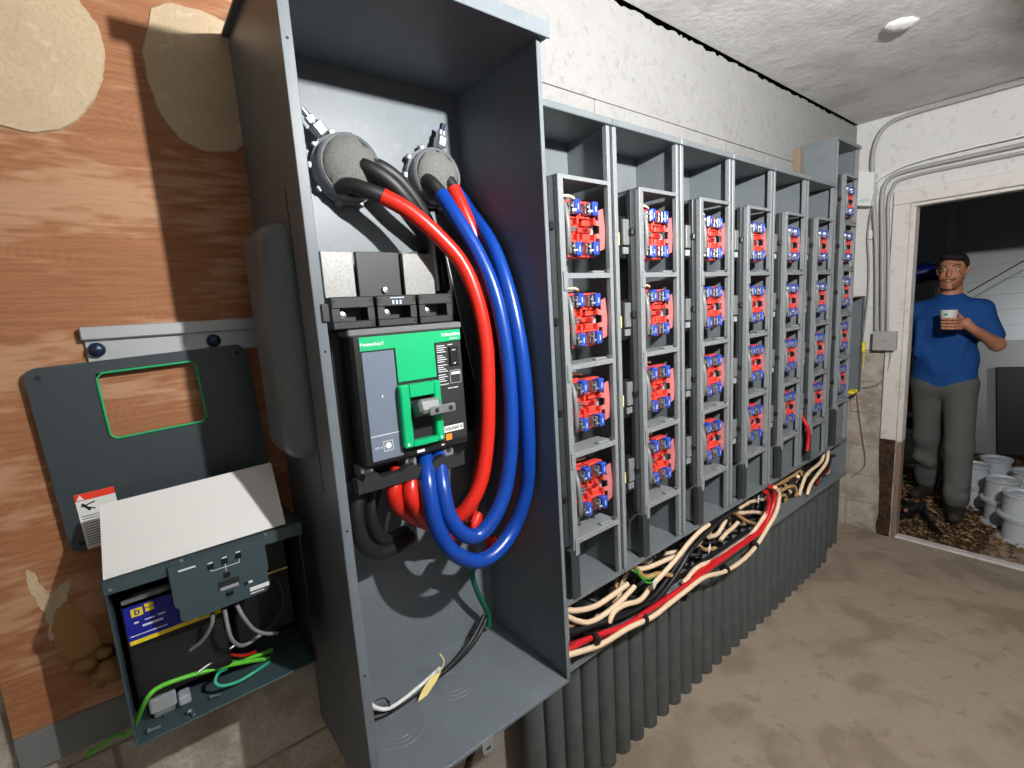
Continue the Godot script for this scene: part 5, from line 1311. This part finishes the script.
# ------------------------------------------------------------------ outside the door
func outside() -> void:
	struct("ground", Geo.new().span(END_X + 0.055, 9.0, -0.25, -0.012, -3.5, 3.5), mats.earth)
	var path := struct("path_slab", Geo.new().span(END_X + 0.07, 5.2, -0.1, -0.006, 0.7, 2.2, 0.004), mats.concrete_floor)
	path.set_meta("label", "wet concrete path outside the doorway")
	# leaf litter: nobody could count it
	var leaf := Geo.new()
	var lp := [Vector3(-0.024, 0, 0), Vector3(-0.008, 0.004, 0.012), Vector3(0.012, 0.005, 0.009), Vector3(0.026, 0.001, 0.0), Vector3(0.012, 0.005, -0.01), Vector3(-0.008, 0.004, -0.012)]
	for k in range(1, 5):
		leaf.flat_quad(lp[0], lp[k], lp[k + 1], lp[k + 1], Vector3.UP)
	var mm := MultiMesh.new()
	mm.transform_format = MultiMesh.TRANSFORM_3D
	mm.use_colors = true
	mm.mesh = leaf.mesh(mats.leaf_litter)
	var lm: StandardMaterial3D = mats.leaf_litter
	lm.vertex_color_use_as_albedo = true
	mm.instance_count = 5200
	for i in 5200:
		var x := rng.randf_range(3.76, 6.0)
		var z := -0.7 + 1.7 * pow(rng.randf(), 0.8)
		var b := Basis.from_euler(Vector3(rng.randf_range(-0.5, 0.5), rng.randf_range(0, TAU), rng.randf_range(-0.5, 0.5))) * Basis.from_scale(Vector3.ONE * rng.randf_range(0.4, 0.85))
		mm.set_instance_transform(i, Transform3D(b, Vector3(x, rng.randf_range(-0.006, 0.012), z)))
		var k := rng.randf_range(0.35, 1.3)
		mm.set_instance_color(i, Color(k, k * rng.randf_range(0.8, 1.0), k * rng.randf_range(0.6, 0.95)))
	var mi := MultiMeshInstance3D.new()
	mi.name = "leaf_litter"
	mi.multimesh = mm
	add_child(mi)
	tag(mi, "dry brown leaf litter on the ground outside the doorway", "leaves", "", "stuff")
	# reels of white plastic, stacked
	var stacks := [[4.13, 0.83, 2, 0.115, "front right, beside the path"], [4.37, 0.71, 2, 0.105, "behind the front stack"], [4.4, 0.96, 2, 0.11, "at the right edge of the view"], [4.86, 0.62, 2, 0.105, "just right of the man's leg"], [4.62, 0.54, 2, 0.1, "half behind the man's leg"], [4.64, 0.81, 2, 0.105, "in the middle of the right-hand group"], [4.88, 0.9, 2, 0.105, "at the back right"], [5.36, -0.02, 2, 0.095, "left of the man by the weeds"]]
	for s in stacks:
		for k in s[2]:
			var y: float = -0.012 + k * 0.155
			var R: float = s[3]
			var o := thing("plastic_reel", "%s white flanged plastic reel of the stack %s" % ["upper" if k == 1 else "lower", s[4]], "reel", "white plastic reels outside", Vector3(s[0] + k * 0.015, y, s[1] - k * 0.01))
			part(o, "drum", Geo.new().lathe([Vector2(0, 0.0), Vector2(R, 0.0), Vector2(R, 0.014), Vector2(R * 0.82, 0.022), Vector2(R * 0.78, 0.13), Vector2(R * 0.86, 0.138), Vector2(R * 0.86, 0.152), Vector2(R * 0.7, 0.152), Vector2(R * 0.66, 0.14), Vector2(0, 0.14)], Transform3D(), 28), mats.reel_white)
			part(o, "hub_disc", Geo.new().lathe([Vector2(0, 0.146), Vector2(R * 0.3, 0.146), Vector2(R * 0.33, 0.1402)], Transform3D(), 18), mats.reel_white)
	# an unseen flood lamp in the yard, out of view, placed to light the siding
	var ln := thing("unseen_yard_lamp", "unseen LED flood lamp out of view in the yard, placed to light the siding", "lamp", "", Vector3(5.0, -0.012, 1.75))
	var ldir := Vector3(0.78, -0.12, -0.5).normalized()
	var lx := Vector3.UP.cross(-ldir).normalized()
	var lb := Basis(lx, (-ldir).cross(lx), -ldir)
	part(ln, "pole", Geo.new().tube([Vector3.ZERO, Vector3(0, 1.2, 0)], 0.014, 8, 1), mats.black_plastic)
	part(ln, "foot", Geo.new().lathe([Vector2(0, 0), Vector2(0.16, 0), Vector2(0.15, 0.02), Vector2(0, 0.03)], Transform3D(), 20), mats.black_plastic)
	part(ln, "housing", Geo.new().box(Vector3(0, 1.25, 0) - ldir * 0.03, Vector3(0.14, 0.1, 0.04), 0.006, lb), mats.black_plastic)
	var em := StandardMaterial3D.new()
	em.emission_enabled = true
	em.emission = Color(0.93, 0.97, 1.0)
	em.emission_energy_multiplier = 2.0
	part(ln, "unseen_led_panel", Geo.new().box(Vector3(0, 1.25, 0) - ldir * 0.007, Vector3(0.08, 0.06, 0.005), 0.001, lb), em)
	var sl := SpotLight3D.new()
	sl.name = "unseen_flood_light"
	sl.transform = Transform3D(lb, Vector3(0, 1.25, 0))
	sl.light_energy = 2.2
	sl.light_color = Color(0.95, 0.98, 1.0)
	sl.spot_angle = 36.0
	sl.spot_range = 10.0
	sl.spot_attenuation = 2.0
	sl.light_size = 0.04
	sl.shadow_enabled = true
	ln.add_child(sl)
	# the neighbouring building: lap siding over a plain skirting, corner board, dark panel
	var b := thing("neighbour_building", "white lap-sided building facing the doorway across the yard", "building", "", Vector3(6.0, -0.012, 0.0))
	b.rotation.x = deg_to_rad(-4.0)
	part(b, "wall_core", Geo.new().span(0.03, 0.3, 0.0, 2.9, 0.2, 3.4), mats.siding_base)
	part(b, "skirting", Geo.new().span(0.0, 0.03, 0.0, 1.03, 0.2, 3.4), mats.siding_base)
	for i in 14:
		var y := 1.03 + 0.132 * i
		part(b, "siding_board", Geo.new().box(Vector3(0.016, y + 0.07, 1.8), Vector3(0.014, 0.14, 3.2), 0.001, Basis(Vector3(0, 0, 1), 0.1)), mats.siding)
	part(b, "corner_board", Geo.new().span(-0.012, 0.03, 0.0, 2.9, 0.17, 0.26, 0.003), mats.siding)
	part(b, "dark_panel", Geo.new().span(-0.05, 0.0, 0.02, 0.8, 0.5, 1.5, 0.005), mats.dark_panel, "dark panel low on the wall")
	one("overhead_wire", "thin black wire slanting across the siding", "wire", Geo.new().tube([Vector3(5.0, 1.5, 0.36), Vector3(4.95, 1.78, 0.75), Vector3(4.9, 2.0, 1.1)], 0.004, 5, 3), mats.black)
	# things left of the man
	var rbx := thing("red_tool_box", "red box with a dark lid standing behind the man's hip", "box", "", Vector3(5.75, 0.402, -0.1))
	part(rbx, "box", Geo.new().box(Vector3(0, 0.11, 0), Vector3(0.16, 0.22, 0.2), 0.01), mats.red_box)
	part(rbx, "lid", Geo.new().box(Vector3(0, 0.235, 0), Vector3(0.17, 0.03, 0.21), 0.008), mats.black_plastic)
	var st := thing("work_stand", "white-legged stand under the red box", "stand", "", Vector3(5.75, -0.012, -0.1))
	part(st, "shelf", Geo.new().box(Vector3(0, 0.398, 0), Vector3(0.3, 0.03, 0.36), 0.004), mats.white_plastic)
	for q in [[-0.12, -0.15], [-0.12, 0.15], [0.12, -0.15], [0.12, 0.15]]:
		part(st, "leg", Geo.new().box(Vector3(q[0], 0.191, q[1]), Vector3(0.025, 0.382, 0.025), 0.003), mats.white_plastic)
	var tp := thing("blue_canopy", "dark blue folded canopy on a white pole left of the man's head", "canopy", "", Vector3(5.2, -0.012, 0.145))
	part(tp, "pole", Geo.new().tube([Vector3.ZERO, Vector3(0, 1.6, 0)], 0.02, 10, 1), mats.white_plastic)
	part(tp, "canopy", Geo.new().blob(Vector3(0.05, 1.69, -0.12), Vector3(0.18, 0.07, 0.2), 0.6, 51), mats.tarp_blue)
	part(tp, "pole_bracket", Geo.new().box(Vector3(-0.01, 1.59, -0.01), Vector3(0.05, 0.04, 0.1), 0.006), mats.aluminium)
	# black tripod lying by the doorway
	var tr := thing("folded_tripod", "black folded tripod lying on the leaves by the doorway", "tripod", "", Vector3(4.08, 0.0, 0.34))
	part(tr, "head", Geo.new().box(Vector3(0.03, 0.045, -0.05), Vector3(0.14, 0.07, 0.07), 0.014).box(Vector3(0.1, 0.05, -0.01), Vector3(0.07, 0.06, 0.06), 0.012), mats.black_plastic)
	part(tr, "leg", Geo.new().tube([Vector3(0.09, 0.035, 0.0), Vector3(-0.12, 0.02, 0.1), Vector3(-0.2, 0.016, 0.15)], 0.017, 8, 1), mats.black_plastic)
	part(tr, "leg", Geo.new().tube([Vector3(0.06, 0.03, -0.04), Vector3(-0.1, 0.02, -0.09)], 0.02, 8, 1), mats.black_plastic)
	part(tr, "leg", Geo.new().tube([Vector3(0.08, 0.03, -0.03), Vector3(0.22, 0.02, -0.14)], 0.018, 8, 1), mats.black_plastic)
	part(tr, "pink_cap", Geo.new().blob(Vector3(-0.05, 0.06, -0.06), Vector3(0.014, 0.014, 0.014), 0.1, 5, 8, 10), mats.pink_plastic)
	# weeds
	for w in [[4.85, 0.05, 11, "beside the door jamb, nearest"], [5.05, -0.12, 14, "behind the nearest weed"], [5.9, -0.5, 16, "farthest back beside the stand"], [4.7, 0.1, 7, "low weed by the man's shoe"]]:
		var pl := thing("weed", "leafy yellow-green weed %s" % w[3], "plant", "weeds outside", Vector3(w[0], -0.012, w[1]))
		for k in w[2]:
			var a: float = TAU * k / w[2] + rng.randf_range(-0.3, 0.3)
			var h := rng.randf_range(0.03, 0.09 + 0.02 * (w[2] - 7))
			var dir := Vector3(cos(a), 0, sin(a))
			var base := Vector3(0, h, 0) + dir * 0.03
			var tipv := base + dir * rng.randf_range(0.06, 0.12) + Vector3(0, rng.randf_range(-0.02, 0.03), 0)
			var sd := dir.cross(Vector3.UP) * 0.022
			var midp := (base + tipv) / 2 + Vector3(0, 0.012, 0)
			var lf := Geo.new()
			lf.tube([Vector3.ZERO, base * 0.6, base], 0.0025, 4, 2)
			lf.flat_quad(base, midp + sd, tipv, midp - sd, Vector3.UP)
			lf.flat_quad(base - Vector3(0, 0.002, 0), midp + sd - Vector3(0, 0.002, 0), tipv - Vector3(0, 0.002, 0), midp - sd - Vector3(0, 0.002, 0), Vector3.DOWN)
			part(pl, "leaf", lf, mats.leaf_green)

# ------------------------------------------------------------------ the man
func field(g: Geo, prims: Array, cell: float, k: float) -> void:
	var lo := Vector3.ONE * 1e9
	var hi := -lo
	for p in prims:
		var r: float = max(p[3], p[4]) if p[0] == "c" else max(p[2].x, max(p[2].y, p[2].z))
		var e: Vector3 = p[2] if p[0] == "c" else p[1]
		lo = lo.min(p[1].min(e) - Vector3.ONE * r)
		hi = hi.max(p[1].max(e) + Vector3.ONE * r)
	lo -= Vector3.ONE * cell * 3
	hi += Vector3.ONE * cell * 3
	var nx := int((hi.x - lo.x) / cell) + 1
	var ny := int((hi.y - lo.y) / cell) + 1
	var nz := int((hi.z - lo.z) / cell) + 1
	var d := PackedFloat32Array()
	d.resize(nx * ny * nz)
	d.fill(1.0)
	var m := k + cell * 2.5
	for p in prims:
		var cap: bool = p[0] == "c"
		var r: float = max(p[3], p[4]) if cap else max(p[2].x, max(p[2].y, p[2].z))
		var e: Vector3 = p[2] if cap else p[1]
		var a: Vector3 = p[1].min(e) - Vector3.ONE * (r + m)
		var b: Vector3 = p[1].max(e) + Vector3.ONE * (r + m)
		var i0 := maxi(0, int((a.x - lo.x) / cell)); var i1 := mini(nx - 1, int((b.x - lo.x) / cell) + 1)
		var j0 := maxi(0, int((a.y - lo.y) / cell)); var j1 := mini(ny - 1, int((b.y - lo.y) / cell) + 1)
		var l0 := maxi(0, int((a.z - lo.z) / cell)); var l1 := mini(nz - 1, int((b.z - lo.z) / cell) + 1)
		var pa: Vector3 = p[1]
		var ba: Vector3 = (p[2] - p[1]) if cap else Vector3.ZERO
		var bb := maxf(ba.length_squared(), 1e-9)
		for l in range(l0, l1 + 1):
			for j in range(j0, j1 + 1):
				var row := (l * ny + j) * nx
				for i in range(i0, i1 + 1):
					var q := lo + Vector3(i, j, l) * cell
					var s: float
					if cap:
						var h := clampf((q - pa).dot(ba) / bb, 0.0, 1.0)
						s = (q - pa - ba * h).length() - lerpf(p[3], p[4], h)
					else:
						var u: Vector3 = (q - pa) / p[2]
						var k0 := u.length()
						var k1: float = (u / p[2]).length()
						s = k0 * (k0 - 1.0) / maxf(k1, 1e-6)
					var o := d[row + i]
					var h2 := maxf(k - absf(o - s), 0.0) / k
					d[row + i] = minf(o, s) - h2 * h2 * k * 0.25
	var id := PackedInt32Array()
	id.resize(nx * ny * nz)
	id.fill(-1)
	var V := PackedVector3Array()
	var N := PackedVector3Array()
	var off := [0, 1, nx, nx + 1, nx * ny, nx * ny + 1, nx * ny + nx, nx * ny + nx + 1]
	for l in nz - 1:
		for j in ny - 1:
			for i in nx - 1:
				var c0 := (l * ny + j) * nx + i
				var neg := 0
				for o in off:
					if d[c0 + o] < 0.0: neg += 1
				if neg == 0 or neg == 8:
					continue
				var acc := Vector3.ZERO
				var cnt := 0
				for e in [[0, 1], [2, 3], [4, 5], [6, 7], [0, 2], [1, 3], [4, 6], [5, 7], [0, 4], [1, 5], [2, 6], [3, 7]]:
					var da := d[c0 + off[e[0]]]
					var db := d[c0 + off[e[1]]]
					if (da < 0.0) != (db < 0.0):
						var w := da / (da - db)
						acc += Vector3(e[0] & 1, (e[0] >> 1) & 1, e[0] >> 2).lerp(Vector3(e[1] & 1, (e[1] >> 1) & 1, e[1] >> 2), w)
						cnt += 1
				acc /= cnt
				id[c0] = V.size()
				V.append(lo + (Vector3(i, j, l) + acc) * cell)
				var gx := d[c0 + 1] + d[c0 + nx + 1] + d[c0 + off[5]] + d[c0 + off[7]] - d[c0] - d[c0 + nx] - d[c0 + off[4]] - d[c0 + off[6]]
				var gy := d[c0 + nx] + d[c0 + nx + 1] + d[c0 + off[6]] + d[c0 + off[7]] - d[c0] - d[c0 + 1] - d[c0 + off[4]] - d[c0 + off[5]]
				var gz := d[c0 + off[4]] + d[c0 + off[5]] + d[c0 + off[6]] + d[c0 + off[7]] - d[c0] - d[c0 + 1] - d[c0 + nx] - d[c0 + nx + 1]
				N.append(Vector3(gx, gy, gz).normalized())
	var step := [1, nx, nx * ny]
	for l in range(1, nz - 1):
		for j in range(1, ny - 1):
			for i in range(1, nx - 1):
				var c0 := (l * ny + j) * nx + i
				for ax in 3:
					if (d[c0] < 0.0) == (d[c0 + step[ax]] < 0.0):
						continue
					var u: int = step[(ax + 1) % 3]
					var w: int = step[(ax + 2) % 3]
					var q0 := id[c0]; var q1 := id[c0 - u]; var q2 := id[c0 - u - w]; var q3 := id[c0 - w]
					if q0 < 0 or q1 < 0 or q2 < 0 or q3 < 0:
						continue
					g.tri(V[q0], V[q1], V[q2], N[q0], N[q1], N[q2])
					g.tri(V[q0], V[q2], V[q3], N[q0], N[q2], N[q3])

func man() -> void:
	var t := thing("person", "smiling man in a blue T-shirt and grey jeans holding a white cup in the doorway", "person", "", Vector3.ZERO)
	var P := {
		"pelvis": Vector3(4.43, 0.95, 0.36), "waist": Vector3(4.43, 1.1, 0.358), "chest": Vector3(4.425, 1.3, 0.357), "neck": Vector3(4.43, 1.46, 0.362), "skull": Vector3(4.40, 1.665, 0.366),
		"ls": Vector3(4.43, 1.4, 0.515), "le": Vector3(4.40, 1.175, 0.61), "lw": Vector3(4.2, 1.285, 0.525),
		"rs": Vector3(4.43, 1.4, 0.2), "re": Vector3(4.47, 1.14, 0.125), "rw": Vector3(4.42, 0.9, 0.115),
		"lh": Vector3(4.43, 0.9, 0.445), "lk": Vector3(4.36, 0.48, 0.475), "la": Vector3(4.275, 0.1, 0.495),
		"rh": Vector3(4.43, 0.9, 0.275), "rk": Vector3(4.49, 0.49, 0.275), "ra": Vector3(4.6, 0.1, 0.275)}
	# skin: head, neck, arms, hands, with the body inside the clothes
	var g := Geo.new()
	field(g, [["c", P.pelvis, P.chest, 0.1, 0.11], ["c", P.chest, P.neck, 0.1, 0.06], ["c", P.neck - Vector3(0, 0.03, 0), P.skull - Vector3(-0.012, 0.05, 0), 0.056, 0.052],
		["c", P.ls, P.le, 0.046, 0.04], ["c", P.le, P.lw, 0.041, 0.028], ["c", P.rs, P.re, 0.046, 0.04], ["c", P.re, P.rw, 0.041, 0.027],
		["c", P.chest + Vector3(0, 0.09, 0.04), P.ls, 0.06, 0.05], ["c", P.chest + Vector3(0, 0.09, -0.04), P.rs, 0.06, 0.05],
		["c", P.lh, P.lk, 0.07, 0.05], ["c", P.lk, P.la, 0.048, 0.035], ["c", P.rh, P.rk, 0.07, 0.05], ["c", P.rk, P.ra, 0.048, 0.035]], 0.014, 0.03)
	# head, looking a little to the camera's left
	var S: Vector3 = P.skull
	var hp := [["e", S + Vector3(0.012, 0.018, 0), Vector3(0.094, 0.098, 0.074)], ["e", S + Vector3(-0.03, -0.045, 0), Vector3(0.062, 0.075, 0.056)], ["c", S + Vector3(-0.035, -0.085, 0), S + Vector3(-0.062, -0.105, 0), 0.04, 0.024],
		["c", S + Vector3(-0.082, 0.012, 0), S + Vector3(-0.104, -0.03, 0), 0.009, 0.013], ["c", S + Vector3(-0.078, 0.03, -0.034), S + Vector3(-0.078, 0.03, 0.034), 0.014, 0.014],
		["c", S + Vector3(-0.07, -0.028, 0.034), S + Vector3(-0.06, -0.04, 0.044), 0.018, 0.014], ["c", S + Vector3(-0.07, -0.028, -0.034), S + Vector3(-0.06, -0.04, -0.044), 0.018, 0.014],
		["c", S + Vector3(0.01, 0.012, 0.076), S + Vector3(0.004, -0.022, 0.072), 0.012, 0.008], ["c", S + Vector3(0.01, 0.012, -0.076), S + Vector3(0.004, -0.022, -0.072), 0.012, 0.008],
		["c", S + Vector3(0.02, -0.05, 0), S + Vector3(0.03, -0.18, 0), 0.054, 0.058]]
	field(g, hp, 0.006, 0.014)
	# left hand closed on the cup
	var cup := Vector3(4.125, 1.36, 0.41)
	var hand := [["c", P.lw, Vector3(4.17, 1.325, 0.49), 0.026, 0.029], ["c", Vector3(4.17, 1.34, 0.49), Vector3(4.15, 1.325, 0.468), 0.023, 0.021]]
	var fy := [1.358, 1.338, 1.318, 1.299]
	var fl := [0.9, 1.0, 0.95, 0.8]
	for i in 4:
		var root := Vector3(4.145, fy[i], 0.472)
		var k1 := Vector3(cup.x - 0.035, fy[i] + 0.002, 0.452 - 0.003 * i)
		var k2 := Vector3(cup.x - 0.054, fy[i] + 0.003, 0.422)
		var tip: Vector3 = k2 + (Vector3(cup.x - 0.05, fy[i] + 0.004, 0.388) - k2) * fl[i]
		hand.append(["c", root, k1, 0.0095, 0.0085])
		hand.append(["c", k1, k2, 0.0085, 0.008])
		hand.append(["c", k2, tip, 0.008, 0.007])
	hand.append(["c", Vector3(4.178, 1.345, 0.475), Vector3(4.172, 1.375, 0.455), 0.013, 0.011])
	hand.append(["c", Vector3(4.172, 1.375, 0.455), Vector3(4.15, 1.392, 0.448), 0.011, 0.009])
	field(g, hand, 0.003, 0.003)
	# right hand hanging
	var rh := [["c", P.rw, P.rw + Vector3(-0.015, -0.08, 0), 0.025, 0.03]]
	for i in 4:
		var z := -0.026 + 0.017 * i
		var a: Vector3 = P.rw + Vector3(-0.018, -0.08, z)
		var b := a + Vector3(-0.012, -0.04, 0)
		var c := b + Vector3(0.004, -0.026, 0)
		rh.append(["c", a, b, 0.0095, 0.009])
		rh.append(["c", b, c + Vector3(0.014, -0.012 * (1.0 - absf(i - 1.6) * 0.3), 0), 0.009, 0.0075])
	rh.append(["c", P.rw + Vector3(-0.03, -0.03, 0.01), P.rw + Vector3(-0.055, -0.075, 0.014), 0.012, 0.009])
	field(g, rh, 0.0045, 0.008)
	part(t, "body", g, mats.skin)
	# shirt
	var sg := Geo.new()
	field(sg, [["e", Vector3(4.43, 1.3, 0.357), Vector3(0.125, 0.2, 0.18)], ["e", Vector3(4.43, 1.06, 0.357), Vector3(0.13, 0.2, 0.178)], ["c", Vector3(4.43, 0.91, 0.285), Vector3(4.43, 0.91, 0.43), 0.108, 0.108], ["c", P.chest + Vector3(0.005, 0.105, 0.03), P.ls, 0.085, 0.06], ["c", P.chest + Vector3(0.005, 0.105, -0.03), P.rs, 0.085, 0.06],
		["c", P.ls, P.ls.lerp(P.le, 0.74), 0.062, 0.062], ["c", P.rs, P.rs.lerp(P.re, 0.75), 0.062, 0.06], ["c", Vector3(4.432, 1.42, 0.36), Vector3(4.432, 1.472, 0.362), 0.082, 0.066],
		["c", Vector3(4.335, 1.15, 0.25), Vector3(4.33, 0.98, 0.34), 0.022, 0.016], ["c", Vector3(4.335, 1.2, 0.46), Vector3(4.33, 1.0, 0.4), 0.02, 0.016], ["c", Vector3(4.34, 1.32, 0.22), Vector3(4.33, 1.1, 0.22), 0.018, 0.014]], 0.012, 0.045)
	part(t, "shirt", sg, mats.shirt, "royal blue short-sleeved T-shirt")
	# jeans
	var jg := Geo.new()
	field(jg, [["c", Vector3(4.43, 0.9, 0.29), Vector3(4.43, 0.9, 0.425), 0.108, 0.108], ["c", P.lh, P.lk, 0.095, 0.076], ["c", P.lk, P.la + Vector3(0.005, 0.03, 0), 0.076, 0.07], ["c", P.rh, P.rk, 0.095, 0.076], ["c", P.rk, P.ra + Vector3(0, 0.03, 0), 0.076, 0.068],
		["c", P.la + Vector3(-0.042, 0.07, -0.03), P.la + Vector3(-0.042, 0.06, 0.03), 0.03, 0.03], ["c", P.la + Vector3(-0.03, 0.14, 0.03), P.la + Vector3(-0.04, 0.11, -0.03), 0.032, 0.03], ["c", P.lk + Vector3(-0.045, -0.02, -0.03), P.lk + Vector3(-0.045, -0.07, 0.03), 0.028, 0.026], ["c", P.rk + Vector3(-0.02, -0.16, -0.03), P.rk + Vector3(-0.0, -0.2, 0.03), 0.04, 0.036], ["c", P.ra + Vector3(-0.04, 0.08, -0.03), P.ra + Vector3(-0.04, 0.1, 0.03), 0.032, 0.03]], 0.013, 0.035)
	part(t, "jeans", jg, mats.denim)
	for q in [[P.la, Vector3(-0.145, -0.055, 0.02)], [P.ra, Vector3(-0.15, -0.055, -0.03)]]:
		var sh := Geo.new()
		var a: Vector3 = q[0] + Vector3(0.02, -0.04, 0)
		field(sh, [["c", q[0] + Vector3(0.01, 0.0, 0), a, 0.052, 0.05], ["c", a + Vector3(-0.01, -0.01, 0), q[0] + q[1], 0.05, 0.036], ["c", a + Vector3(0.02, -0.03, 0), q[0] + q[1] + Vector3(0.01, -0.012, 0), 0.032, 0.03]], 0.008, 0.02)
		part(t, "shoe", sh, mats.shoe)
	# hair, beard, face
	var hg := Geo.new()
	field(hg, [["e", S + Vector3(0.024, 0.036, 0), Vector3(0.093, 0.092, 0.079)], ["e", S + Vector3(-0.048, 0.082, 0.022), Vector3(0.036, 0.022, 0.046)], ["e", S + Vector3(-0.04, 0.094, -0.02), Vector3(0.045, 0.022, 0.045)], ["c", S + Vector3(-0.012, 0.02, 0.071), S + Vector3(-0.01, 0.06, 0.066), 0.006, 0.012], ["c", S + Vector3(-0.012, 0.02, -0.071), S + Vector3(-0.01, 0.06, -0.066), 0.006, 0.012]], 0.006, 0.014)
	part(t, "hair", hg, mats.hair, "short dark hair")
	var bg := Geo.new()
	field(bg, [["c", S + Vector3(-0.055, -0.1, -0.022), S + Vector3(-0.055, -0.1, 0.022), 0.026, 0.026], ["c", S + Vector3(-0.045, -0.088, 0.035), S + Vector3(-0.005, -0.05, 0.058), 0.022, 0.01], ["c", S + Vector3(-0.045, -0.088, -0.035), S + Vector3(-0.005, -0.05, -0.058), 0.022, 0.01], ["c", S + Vector3(-0.083, -0.056, -0.028), S + Vector3(-0.083, -0.056, 0.028), 0.0095, 0.0095]], 0.005, 0.014)
	part(t, "beard", bg, mats.beard, "short brown beard")
	for s in [-1.0, 1.0]:
		var ey := part(t, "eye", Geo.new().blob(S + Vector3(-0.078, 0.006, 0.031 * s), Vector3(0.011, 0.007, 0.012), 0.0, 1, 8, 10), mats.eye_white)
		part(ey, "pupil", Geo.new().blob(S + Vector3(-0.086, 0.006, 0.031 * s), Vector3(0.004, 0.005, 0.005), 0.0, 1, 6, 8), mats.hair)
		part(t, "eyebrow", Geo.new().tube([S + Vector3(-0.09, 0.028, 0.014 * s), S + Vector3(-0.09, 0.034, 0.034 * s), S + Vector3(-0.08, 0.028, 0.05 * s)], 0.004, 6, 3), mats.hair)
	part(t, "mouth", Geo.new().tube([S + Vector3(-0.078, -0.062, -0.028), S + Vector3(-0.092, -0.071, 0.0), S + Vector3(-0.078, -0.062, 0.028)], 0.0055, 6, 4), mats.lip)
	part(t, "teeth", Geo.new().tube([S + Vector3(-0.084, -0.065, -0.018), S + Vector3(-0.095, -0.07, 0.0), S + Vector3(-0.084, -0.065, 0.018)], 0.0035, 6, 4), mats.eye_white)
	# the cup
	var cu := thing("paper_cup", "small white paper cup in the man's hand", "cup", "", cup - Vector3(0, 0.068, 0))
	part(cu, "cup_wall", Geo.new().lathe([Vector2(0, 0), Vector2(0.034, 0), Vector2(0.043, 0.118), Vector2(0.04, 0.118), Vector2(0.032, 0.004), Vector2(0, 0.004)], Transform3D(), 24), mats.white_plastic)
	part(cu, "rim", Geo.new().lathe([Vector2(0.0405, 0.116), Vector2(0.045, 0.118), Vector2(0.0435, 0.123), Vector2(0.04, 0.119)], Transform3D(), 24), mats.white_plastic)
	part(cu, "printed_mark", Geo.new().box(Vector3(-0.0395, 0.098, -0.006), Vector3(0.005, 0.014, 0.018), 0.001), mats.teal)
